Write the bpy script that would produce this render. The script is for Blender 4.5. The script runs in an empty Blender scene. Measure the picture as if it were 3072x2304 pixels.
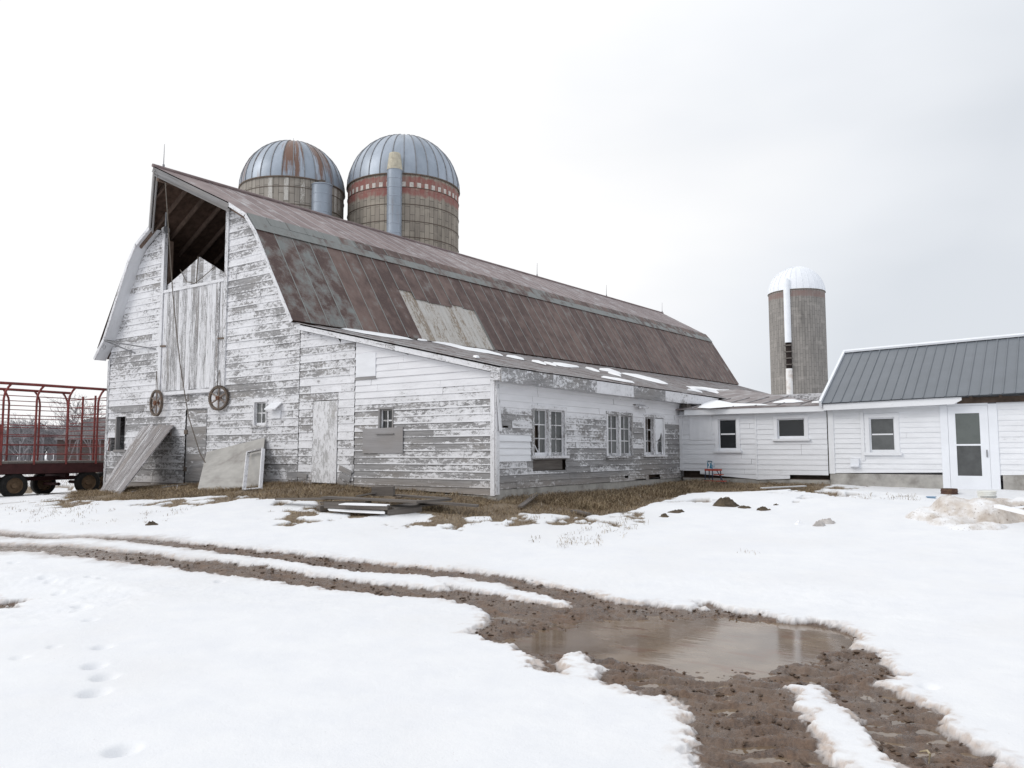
import bpy, math, random
import numpy as np
from mathutils import Vector, Matrix
random.seed(7); rng = np.random.default_rng(7)
R = math.radians
SC = bpy.context.scene
COL = SC.collection

# ------------------------------------------------------------------ camera, sky, sun, exposure
# world frame: x runs right along the barn's gable, y runs back along the barn, z up; origin at the lean-to corner
CAM = np.array([9.49, -12.89, 1.6]); YAW = R(35.2); F = 2420.0; PITCH = math.atan(204 / 2420.0); ROLL = R(0.12)
cam = bpy.data.cameras.new('camera'); cam_o = bpy.data.objects.new('camera', cam); COL.objects.link(cam_o)
cam.sensor_width = 36; cam.lens = 36 * F / 3072; cam.clip_end = 3000; cam.clip_start = 0.05
cam_o.matrix_world = (Matrix.Translation(CAM) @ Matrix.Rotation(YAW, 4, 'Z') @ Matrix.Rotation(R(90) + PITCH, 4, 'X') @ Matrix.Rotation(-ROLL, 4, 'Z'))
SC.camera = cam_o
SUN_AZ, SUN_EL = R(-62), R(40)         # azimuth from +y towards +x
w = bpy.data.worlds.new('World'); SC.world = w; w.use_nodes = True
nt = w.node_tree; nt.nodes.clear()
def wn(t, **k):
    n = nt.nodes.new(t)
    for a, b in k.items(): setattr(n, a, b)
    return n
L = nt.links.new
sky = wn('ShaderNodeTexSky', sky_type='NISHITA', sun_disc=False, sun_elevation=SUN_EL, sun_rotation=SUN_AZ)
hs = wn('ShaderNodeHueSaturation'); hs.inputs['Saturation'].default_value = 0.35; hs.inputs['Value'].default_value = 0.8
L(sky.outputs[0], hs.inputs['Color'])
tc = wn('ShaderNodeTexCoord')
mp = wn('ShaderNodeMapping'); mp.inputs['Scale'].default_value = (1.0, 1.0, 2.6); mp.inputs['Location'].default_value = (0.4, 1.7, 0.2)
L(tc.outputs['Generated'], mp.inputs['Vector'])
n1 = wn('ShaderNodeTexNoise'); n1.inputs['Scale'].default_value = 1.5; n1.inputs['Detail'].default_value = 4; n1.inputs['Roughness'].default_value = 0.5
L(mp.outputs[0], n1.inputs['Vector'])
# broad brightness of the cloud deck: brightest towards the veiled sun, greyer opposite
dot = wn('ShaderNodeVectorMath', operation='DOT_PRODUCT'); L(tc.outputs['Generated'], dot.inputs[0])
dot.inputs[1].default_value = (-0.93, 0.0, 0.36)
m1 = wn('ShaderNodeMapRange'); L(dot.outputs['Value'], m1.inputs['Value'])
m1.inputs['From Min'].default_value = 0.16; m1.inputs['From Max'].default_value = 0.86; m1.inputs['To Min'].default_value = 0.0; m1.inputs['To Max'].default_value = 0.9
m2 = wn('ShaderNodeMath', operation='MULTIPLY_ADD'); L(n1.outputs['Fac'], m2.inputs[0]); m2.inputs[1].default_value = 0.9; L(m1.outputs[0], m2.inputs[2])
cr = wn('ShaderNodeValToRGB'); L(m2.outputs[0], cr.inputs[0])
cr.color_ramp.elements[0].position = 0.42; cr.color_ramp.elements[0].color = (0.70, 0.735, 0.785, 1)
cr.color_ramp.elements[1].position = 1.05 / 1.05; cr.color_ramp.elements[1].color = (0.99, 0.99, 0.995, 1)
e = cr.color_ramp.elements.new(0.7); e.color = (0.84, 0.865, 0.905, 1)
sep = wn('ShaderNodeSeparateXYZ'); L(tc.outputs['Generated'], sep.inputs[0])
m3 = wn('ShaderNodeMapRange'); L(sep.outputs['Z'], m3.inputs['Value'])
m3.inputs['From Min'].default_value = 0.35; m3.inputs['From Max'].default_value = 1.0; m3.inputs['To Min'].default_value = 10.0; m3.inputs['To Max'].default_value = 13.0
vm = wn('ShaderNodeVectorMath', operation='SCALE'); L(cr.outputs[0], vm.inputs[0]); L(m3.outputs[0], vm.inputs['Scale'])
mx = wn('ShaderNodeMix', data_type='RGBA'); mx.inputs[0].default_value = 0.93
L(hs.outputs[0], mx.inputs[6]); L(vm.outputs[0], mx.inputs[7])
bg = wn('ShaderNodeBackground'); bg.inputs['Strength'].default_value = 0.1; L(mx.outputs[2], bg.inputs['Color'])
wo = wn('ShaderNodeOutputWorld'); L(bg.outputs[0], wo.inputs['Surface'])
sl = bpy.data.lights.new('sun', 'SUN'); sl.energy = 0.9; sl.angle = R(25); sl.color = (1, 0.97, 0.93)
so = bpy.data.objects.new('sun', sl); COL.objects.link(so)
sd = Vector((math.sin(SUN_AZ) * math.cos(SUN_EL), -math.cos(SUN_AZ) * math.cos(SUN_EL), math.sin(SUN_EL)))
SUNV = Vector((-0.45, -0.66, 0.55)).normalized()
so.rotation_euler = SUNV.to_track_quat('Z', 'Y').to_euler()
sky.sun_elevation = math.asin(SUNV.z); sky.sun_rotation = math.atan2(SUNV.x, SUNV.y)
SC.view_settings.view_transform = 'Standard'; SC.view_settings.look = 'None'; SC.view_settings.exposure = 0.10; SC.view_settings.gamma = 1.0
SC.view_settings.use_curve_mapping = False

# ------------------------------------------------------------------ survey helpers: sight lines of the photograph (3072 x 2304) onto real planes
cp, sp = math.cos(PITCH), math.sin(PITCH)
FW = np.array([-math.sin(YAW), math.cos(YAW), 0]); RT = np.array([math.cos(YAW), math.sin(YAW), 0])
def ray(px, py):
    x, y = px - 1536, -(py - 1152); c, s = math.cos(ROLL), math.sin(ROLL)
    x, y = c * x + s * y, -s * x + c * y
    d = RT * x + FW * (F * cp - y * sp) + np.array([0, 0, F * sp + y * cp])
    return d / np.linalg.norm(d)
def onY(px, py, y=0.0):
    d = ray(px, py); return CAM + d * ((y - CAM[1]) / d[1])
def onX(px, py, x=0.0):
    d = ray(px, py); return CAM + d * ((x - CAM[0]) / d[0])
def onD(px, py, depth):
    d = ray(px, py); return CAM + d * (depth / np.dot(d, FW))

# ------------------------------------------------------------------ terrain height
def smooth(a, b, x):
    t = np.clip((x - a) / (b - a), 0, 1); return t * t * (3 - 2 * t)
_CP = [(-14.6, -.3, .47), (-12, -.3, .62), (-10, -.3, .74), (-5, -.3, .85), (-2.5, -.3, .78), (0, -.3, .66), (-14.6, -4, .33), (-10, -4, .47), (-5, -4, .52), (-1, -3, .48),
       (.6, 0, .62), (.9, 4, .6), (.6, 8.5, .72), (2.2, 6, .66), (4, 8.5, .74), (8, 8.8, .70), (7.6, 7.6, .57), (5.6, 7.6, .62), (10, 7.6, .52), (13, 8.5, .6), (18, 8.5, .5), (5, 5, .70), (8, 5, .63), (11, 5, .52), (14, 4, .42),
       (2.5, 1.5, .52), (6, 1, .38), (10, 1, .30), (14, 0, .25), (-19, 0, .30), (-19, -6, .2), (-10, -8, .22), (-3, -7, .24), (3, -3.5, .16), (7, -2.5, .12), (11, -3, .08)]
for rr in (0, 3.5, 7):
    for a in range(0, 360, 60): _CP.append((CAM[0] + rr * math.cos(R(a)), CAM[1] + rr * math.sin(R(a)), 0.0))
    if rr == 0: _CP = _CP[:-5]
_CP += [(-3, -16, 0), (-12, -16, .05), (22, -6, 0.05), (24, 4, .2), (-25, -10, .12), (-25, 10, .25)]
_P = np.array(_CP)
def _phi(d): return np.where(d > 1e-9, d * d * np.log(d + 1e-12), 0)
_n = len(_P); _A = np.zeros((_n + 3, _n + 3))
_A[:_n, :_n] = _phi(np.hypot(_P[:, None, 0] - _P[None, :, 0], _P[:, None, 1] - _P[None, :, 1])) + np.eye(_n) * 0.6
_A[:_n, _n] = 1; _A[:_n, _n + 1:] = _P[:, :2]; _A[_n, :_n] = 1; _A[_n + 1:, :_n] = _P[:, :2].T
_W = np.linalg.solve(_A, np.concatenate([_P[:, 2], [0, 0, 0]]))
def base_z(x, y):
    x = np.atleast_1d(np.asarray(x, float)); y = np.atleast_1d(np.asarray(y, float))
    z = np.full(x.shape, _W[_n]) + _W[_n + 1] * x + _W[_n + 2] * y
    for i in range(_n): z += _W[i] * _phi(np.hypot(x - _P[i, 0], y - _P[i, 1]))
    far = smooth(24, 36, np.hypot(x - CAM[0], y - CAM[1]))
    return np.clip(z, -0.05, 1.0) * (1 - far) + 0.22 * far
def gz(x, y): return float(base_z(x, y)[0])
def onG(px, py, dz=0.0):
    d = ray(px, py)
    ts = np.linspace(2, 60, 900); p = CAM[None] + d[None] * ts[:, None]
    h = p[:, 2] - base_z(p[:, 0], p[:, 1]) - dz
    i = int(np.argmax(h < 0)) if (h < 0).any() else len(ts) - 1
    i = max(i, 1); a = h[i - 1] / (h[i - 1] - h[i] + 1e-12); t = ts[i - 1] + a * (ts[i] - ts[i - 1])
    return CAM + d * t

# lattice noise for geometry
def vnoise(x, y, seed=0):
    xi = np.floor(x).astype(np.int64); yi = np.floor(y).astype(np.int64); xf = x - xi; yf = y - yi
    def h(a, b):
        n = (a * 374761393 + b * 668265263 + seed * 974634777) & 0xFFFFFFFF
        n = ((n ^ (n >> 13)) * 1274126177) & 0xFFFFFFFF
        return ((n ^ (n >> 16)) & 0xFFFF) / 65535.0
    u = xf * xf * (3 - 2 * xf); v = yf * yf * (3 - 2 * yf)
    return (h(xi, yi) * (1 - u) + h(xi + 1, yi) * u) * (1 - v) + (h(xi, yi + 1) * (1 - u) + h(xi + 1, yi + 1) * u) * v
def fbm(x, y, seed=0, o=4):
    s = 0; a = .5; t = 0
    for k in range(o):
        s = s + a * vnoise(x * 2 ** k + 17.3 * k, y * 2 ** k - 9.1 * k, seed + k); t += a; a *= .5
    return s / t - .5

# ------------------------------------------------------------------ material helper
class T:
    def __init__(s, name):
        s.m = bpy.data.materials.new(name); s.m.use_nodes = True; s.nt = s.m.node_tree; s.nt.nodes.clear()
        s.o = s.nt.nodes.new('ShaderNodeOutputMaterial'); s.b = s.nt.nodes.new('ShaderNodeBsdfPrincipled')
        s.nt.links.new(s.b.outputs[0], s.o.inputs[0])
    def put(s, sock, v):
        if isinstance(v, bpy.types.NodeSocket): s.nt.links.new(v, sock)
        elif v is not None:
            if hasattr(sock.default_value, '__len__') and not hasattr(v, '__len__'): v = (v,) * len(sock.default_value)
            if hasattr(v, '__len__') and len(sock.default_value) == 4 and len(v) == 3: v = (*v, 1)
            sock.default_value = v
    def n(s, t, ins=None, out=0, **k):
        nd = s.nt.nodes.new(t)
        for a, b in k.items(): setattr(nd, a, b)
        for a, b in (ins or {}).items(): s.put(nd.inputs[a], b)
        return nd.outputs[out]
    def uv(s, sc=(1, 1, 1), loc=(0, 0, 0), kind='UV'):
        c = s.n('ShaderNodeTexCoord', out=2 if kind == 'UV' else 3)
        return s.n('ShaderNodeMapping', {'Vector': c, 'Scale': sc, 'Location': loc})
    def vadd(s, a, b): return s.n('ShaderNodeVectorMath', {0: a, 1: b}, operation='ADD')
    def noise(s, v, sc=1, det=3, ro=.55, dist=0): return s.n('ShaderNodeTexNoise', {'Vector': v, 'Scale': sc, 'Detail': det, 'Roughness': ro, 'Distortion': dist})
    def attr(s, name): return s.n('ShaderNodeAttribute', out=2, attribute_name=name)
    def ma(s, op, a, b=0.0, c=0.0, clamp=False): return s.n('ShaderNodeMath', {0: a, 1: b, 2: c}, operation=op, use_clamp=clamp)
    def mr(s, v, a, b, c=0.0, d=1.0): return s.n('ShaderNodeMapRange', {'Value': v, 1: a, 2: b, 3: c, 4: d})
    def mix(s, f, a, b): return s.n('ShaderNodeMix', {0: f, 6: a, 7: b}, out=2, data_type='RGBA')
    def mul(s, a, b): return s.n('ShaderNodeMix', {0: 1.0, 6: a, 7: b}, out=2, data_type='RGBA', blend_type='MULTIPLY')
    def z(s): return s.n('ShaderNodeSeparateXYZ', {0: s.n('ShaderNodeTexCoord', out=3)}, out=2)
    def gray(s, v): return s.n('ShaderNodeCombineColor', {0: v, 1: v, 2: v})
    def bump(s, h, st=.3, d=.01): s.put(s.b.inputs['Normal'], s.n('ShaderNodeBump', {'Strength': st, 'Distance': d, 'Height': h}))
    def fin(s, col, ro=.7, spec=.3, metal=0.0):
        s.put(s.b.inputs['Base Color'], col); s.put(s.b.inputs['Roughness'], ro); s.put(s.b.inputs['Specular IOR Level'], spec); s.put(s.b.inputs['Metallic'], metal)
        return s.m

def paint_mat(name, bias=0.0, low=(0, 1, 0.0), sc=(1.0, 1.0), krnd=.15, paint=(.82, .82, .845), wood=((.38, .375, .38), (.135, .13, .13)), fine=.72, top=None, keep=.10, mid=.45, splash=None):
    """old paint flaking off weathered boards; u runs along the board, v across it (metres); 'bd' holds the height across each board"""
    t = T(name); rnd = t.attr('rnd')
    off = t.n('ShaderNodeCombineXYZ', {0: t.ma('MULTIPLY', rnd, 37.0), 1: t.ma('MULTIPLY', rnd, 11.0)})
    f = t.n('ShaderNodeSeparateXYZ', {0: t.n('ShaderNodeUVMap', uv_map='bd')}, out=1)
    free = t.uv((.8 * sc[0], 1.3 * sc[1], 1)); m_ = t.vadd(t.uv((2.6 * sc[0], 7.5 * sc[1], 1)), off)
    a = t.noise(free, 1.0, 2, .5); b = t.noise(m_, 1.0, 3, .6); c = t.noise(t.vadd(t.uv((9 * sc[0], 17 * sc[1], 1)), off), 1.0, 4, .68, .4); d = t.noise(t.vadd(t.uv((38, 55, 1)), off), 1.0, 3, .65)
    v = t.ma('MULTIPLY_ADD', a, .48, t.ma('MULTIPLY_ADD', b, mid, t.ma('MULTIPLY_ADD', c, fine, t.ma('MULTIPLY', d, .42))))
    v = t.ma('MULTIPLY_ADD', t.ma('SUBTRACT', rnd, .5), krnd * 2, v)
    zz = t.z(); v = t.ma('ADD', v, t.mr(zz, low[0], low[1], low[2], 0.0))
    if top: v = t.ma('ADD', v, t.mr(zz, top[0], top[1], 0.0, top[2]))
    v = t.ma('ADD', v, t.mr(f, .04, .26, -keep, 0.0)); v = t.ma('ADD', v, t.mr(f, .8, 1.0, 0.0, keep * .4))
    thr = .5 * (.48 + mid + fine + .42)
    bare = t.mr(v, thr - bias - .005, thr + .05 - bias)
    part = t.mr(v, thr - .22 - bias, thr + .02 - bias, 0.0, .40)      # thin, dulled paint round the bare wood
    gr = t.noise(t.vadd(t.uv((2.2, 75, 1)), off), 1.0, 4, .6); gl = t.noise(t.vadd(t.uv((.8, 9, 1)), off), 1.0, 2)
    wv = t.ma('MULTIPLY_ADD', gr, .75, t.ma('MULTIPLY', gl, .45))
    wcol = t.mix(t.mr(wv, .38, .78), wood[1], wood[0])
    wcol = t.mix(t.mr(t.noise(t.uv((.5, 1.2, 1), (5, 2, 0)), 1, 2), .5, .7, 0, .45), wcol, tuple(x * y for x, y in zip(wood[0], (.75, .68, .6))))
    pcol = t.mix(t.mr(t.noise(t.uv((1.5, 6, 1), (3, 1, 0)), 1, 4), .35, .75), tuple(p * .90 for p in paint), paint)
    col = t.mix(part, pcol, tuple(x * 1.12 for x in wood[0])); col = t.mix(bare, col, wcol)
    if splash: col = t.mix(t.ma('MULTIPLY', t.mr(t.ma('MULTIPLY_ADD', a, .35, zz), splash[0], splash[1], 1.0, 0.0), .6), col, (.27, .225, .185))
    t.bump(t.ma('MULTIPLY_ADD', bare, -.6, t.ma('MULTIPLY', gr, .5)), .5, .006)
    return t.fin(col, .75, .25)

def plain_mat(name, col, ro=.6, spec=.3, var=.12, sc=3.0, metal=0.0, kind='OBJ', dirt=None, bump=0):
    t = T(name); v = t.uv((1, 1, 1), kind='UV' if kind == 'UV' else 'OBJ')
    a = t.noise(v, sc, 5, .6); c = t.mix(t.mr(a, .3, .7), tuple(x * (1 - var) for x in col), tuple(min(1, x * (1 + var)) for x in col))
    if dirt: c = t.mix(t.mr(t.noise(v, sc * .45, 4, .65), .5, .68, 0, dirt[1]), c, dirt[0])
    if bump: t.bump(t.noise(v, sc * 6, 4, .6), bump, .01)
    return t.fin(c, ro, spec, metal)

def rust_roof_mat(name, c_dark, c_light, c_bare, ro=.55):
    """sheet metal: 'par' = how much zinc still shows on that sheet, rnd shifts each sheet"""
    t = T(name); rnd = t.attr('rnd'); par = t.attr('par')
    off = t.n('ShaderNodeCombineXYZ', {0: t.ma('MULTIPLY', rnd, 29.0), 1: t.ma('MULTIPLY', rnd, 13.0)})
    a = t.noise(t.vadd(t.uv((1.0, .8, 1)), off), 2.2, 5, .62); b = t.noise(t.uv((7, 1.2, 1)), 1.0, 4, .6); c = t.noise(t.uv((18, 18, 1)), 1.0, 3)
    rv = t.ma('MULTIPLY_ADD', a, .88, t.ma('MULTIPLY_ADD', b, .12, t.ma('MULTIPLY', t.ma('SUBTRACT', rnd, .5), .16)))
    rust = t.mix(t.mr(rv, .38, .62), c_dark, c_light)
    rust = t.mix(t.mr(c, .45, .75, 0, .30), rust, (.17, .115, .08))
    bare = t.mix(t.mr(b, .3, .7), tuple(x * .78 for x in c_bare), c_bare)
    q = t.ma('MULTIPLY_ADD', a, .9, t.ma('MULTIPLY_ADD', c, .16, t.ma('SUBTRACT', par, 1.0)))
    f = t.mr(q, -.06, .10)
    col = t.mix(f, rust, bare); col = t.mix(t.mr(par, .85, 1.15, 0, 1), col, tuple(x * 1.15 for x in c_bare))
    t.bump(t.ma('MULTIPLY_ADD', a, .6, t.ma('MULTIPLY', c, .25)), .25, .01)
    return t.fin(col, t.mix(f, (.62,) * 3, (ro - .1,) * 3), .4, 0.0)

M = {}
M['gable'] = paint_mat('gable_paint', -.015, (0.6, 3.2, .07), (1, 1), .10, splash=(.75, 1.25))
M['bay'] = paint_mat('bay_paint', -.06, (0.6, 2.4, .07), (1, 1), .10, splash=(.95, 1.3))
M['lean'] = paint_mat('lean_to_paint', .045, (0.7, 2.0, .12), (.8, 1), .10, top=(2.5, 3.2, -.4), keep=.22, splash=(.92, 1.25))
M['side'] = paint_mat('side_paint', .065, (0.8, 1.6, .12), (1, 1), .10, top=(2.35, 2.62, -.5), keep=.12, splash=(.95, 1.3))
M['new_white'] = paint_mat('fresh_board_paint', -.36, (0, 1, 0), (1, 1), .05, paint=(.84, .85, .88))
M['shed_white'] = paint_mat('shed_paint', -.34, (0.8, 1.15, .12), (1, 1), .05, paint=(.83, .84, .87))
M['milk_white'] = paint_mat('milk_house_paint', -.36, (1.0, 1.5, .06), (1, 1), .06, paint=(.85, .86, .885))
M['trim'] = paint_mat('trim_paint', -.06, (0, 1, 0), (1.5, 2), .12, keep=0)
M['fascia_old'] = paint_mat('old_fascia_paint', .0, (0, 1, 0), (1.2, .8), .18, keep=0)
M['soffit'] = paint_mat('soffit_paint', -.3, (0, 1, 0), (1, 1), .05, paint=(.74, .75, .78))
M['hay_door'] = paint_mat('hay_door_paint', .0, (0, 1, 0), (.45, 2.2), .10, fine=.7, keep=0)
M['ply_door'] = paint_mat('plywood_door_paint', -.01, (.9, 2.6, .0), (3, .45), .0, fine=.8, keep=0, wood=((.52, .515, .52), (.36, .355, .355)))
M['gray_door'] = paint_mat('gray_door_paint', .10, (0, 1, 0), (.8, 1), .15)
M['bare_wood'] = paint_mat('bare_weathered_wood', .42, (0, 1, 0), (1, 1), .1)
M['plank_panel'] = paint_mat('leaning_panel_paint', .09, (0, 1, 0), (.22, 2.4), .08, fine=.8, keep=0, wood=((.34, .32, .32), (.13, .12, .12)))
M['board_gray'] = paint_mat('gray_chipboard', .5, (0, 1, 0), (1, 1), .05, keep=0, wood=((.34, .33, .335), (.26, .25, .25)))
M['lumber'] = paint_mat('old_lumber', .6, (0, 1, 0), (1, 1), .1, wood=((.20, .18, .165), (.075, .066, .06)))
M['plywood'] = plain_mat('old_plywood', (.43, .415, .39), .85, .15, .12, 3, dirt=((.27, .25, .235), .8), bump=.2)
M['dark_wood'] = plain_mat('eave_wood_inside_shade', (.10, .075, .06), .85, .1, .4, 4)  # eave wood, and the dark tone standing in for shade behind wall holes
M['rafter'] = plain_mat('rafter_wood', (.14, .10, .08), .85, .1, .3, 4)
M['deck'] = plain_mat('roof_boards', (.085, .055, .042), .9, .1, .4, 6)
M['roof_up'] = rust_roof_mat('upper_roof_metal', (.175, .128, .128), (.275, .215, .21), (.40, .39, .40), .48)
M['roof_low'] = rust_roof_mat('lower_roof_metal', (.075, .043, .038), (.175, .117, .10), (.205, .215, .205))
M['roof_lean'] = rust_roof_mat('lean_to_roof_metal', (.20, .17, .17), (.30, .265, .26), (.38, .38, .39), .45)
M['roof_milk'] = plain_mat('gray_sheet_roof', (.155, .17, .19), .45, .4, .06, 2)
M['white_metal'] = plain_mat('white_trim_metal', (.82, .84, .88), .4, .4, .04, 2)
M['galv'] = None
M['concrete'] = plain_mat('stained_concrete', (.40, .385, .36), .9, .2, .18, 5, dirt=((.20, .185, .165), .8), bump=.3)
M['iron'] = plain_mat('rusty_iron', (.125, .10, .08), .7, .35, .4, 14, dirt=((.20, .12, .08), .6), bump=.3)
M['steel'] = plain_mat('gray_steel', (.22, .22, .23), .5, .4, .2, 8, .3)
M['rope'] = plain_mat('rope', (.16, .14, .12), .9, .1, .2, 20)
M['snow'] = None
M['glass'] = None
def glass_mat(name, col, ro=.12):
    t = T(name); a = t.noise(t.uv((1, 1, 1), kind='OBJ'), 2.2, 4, .6); r = t.attr('rnd')
    c = t.mix(t.mr(t.ma('MULTIPLY_ADD', r, .5, a), .4, 1.0), tuple(x * .55 for x in col), tuple(x * 1.35 for x in col))
    return t.fin(c, t.mr(a, .3, .7, ro, ro + .15), .5)
M['glass'] = glass_mat('dusty_glass', (.105, .11, .11))
M['glass_dark'] = glass_mat('dark_glass', (.016, .018, .02), .05)
M['glass_mid'] = glass_mat('door_glass', (.085, .095, .09), .1)
def galv_mat(name, rust):
    t = T(name); rnd = t.attr('rnd'); u = t.uv((1, 1, 1))
    off = t.n('ShaderNodeCombineXYZ', {0: t.ma('MULTIPLY', rnd, 31.0), 1: t.ma('MULTIPLY', rnd, 7.0)})
    a = t.noise(t.vadd(t.uv((1.5, .8, 1)), off), 1.0, 5, .6)
    c = t.mix(t.mr(t.ma('MULTIPLY_ADD', rnd, .35, a), .35, .95), (.25, .29, .34), (.40, .45, .52))
    st = t.noise(t.vadd(t.uv((4.5, .5, 1)), off), 1.0, 4, .6)
    f = t.mr(t.ma('ADD', st, t.ma('MULTIPLY', t.attr('par'), .5)), .60, .74)
    c = t.mix(t.ma('MULTIPLY', f, rust), c, t.mix(st, (.10, .055, .04), (.24, .14, .10)))
    return t.fin(c, .42, .5, .25)
M['dome_rusty'] = galv_mat('galvanised_dome_rusty', 1.0)
M['dome'] = galv_mat('galvanised_dome', .35)
def stave_mat(name, base, light, red):
    t = T(name); u = t.uv((1, 1, 1))
    br = t.nt.nodes.new('ShaderNodeTexBrick'); t.put(br.inputs['Vector'], t.n('ShaderNodeMapping', {'Vector': u, 'Rotation': (0, 0, R(90))}))
    for k, v in {'Scale': 1.0, 'Mortar Size': .012, 'Mortar Smooth': .2, 'Brick Width': .76, 'Row Height': .235, 'Color1': (*base, 1), 'Color2': (*light, 1), 'Mortar': (*(x * .42 for x in base), 1)}.items(): t.put(br.inputs[k], v)
    a = t.noise(t.uv((2.5, .25, 1)), 1, 5, .65); b = t.noise(t.uv((.8, 1.6, 1)), 1, 4)
    c = t.mix(t.mr(a, .48, .72, 0, .65), br.outputs['Color'], tuple(x * .35 for x in base))
    c = t.mix(t.mr(b, .55, .75, 0, .4), c, tuple(min(1, x * 1.5) for x in light))
    if red:
        v = t.n('ShaderNodeSeparateXYZ', {0: u}, out=1)
        edge = t.ma('MULTIPLY_ADD', t.noise(t.uv((3, .8, 1)), 1, 4), red[2], v)
        f = t.ma('MULTIPLY', t.mr(edge, red[0], red[0] + .12), t.mr(edge, red[1], red[1] + .1, 1.0, 0.0))
        f = t.ma('MULTIPLY', f, t.mr(t.noise(t.uv((5, 2, 1), (2, 2, 0)), 1, 4), .3, .6, .35, .95))
        c = t.mix(f, c, red[3])
    t.bump(t.ma('MULTIPLY_ADD', br.outputs['Fac'], -1.0, b), .4, .02)
    return t.fin(c, .85, .2)
def snow_mat(name, tint=(.90, .905, .92)):
    t = T(name); o = t.uv((1, 1, 1), kind='OBJ'); a = t.noise(o, 3, 5, .6); b = t.noise(o, 45, 4, .6)
    c = t.mix(t.mr(a, .3, .7), tuple(x * .965 for x in tint), tint)
    t.bump(t.ma('MULTIPLY_ADD', b, .5, a), .25, .02)
    return t.fin(c, .6, .2)
M['snow'] = snow_mat('snow')

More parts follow.
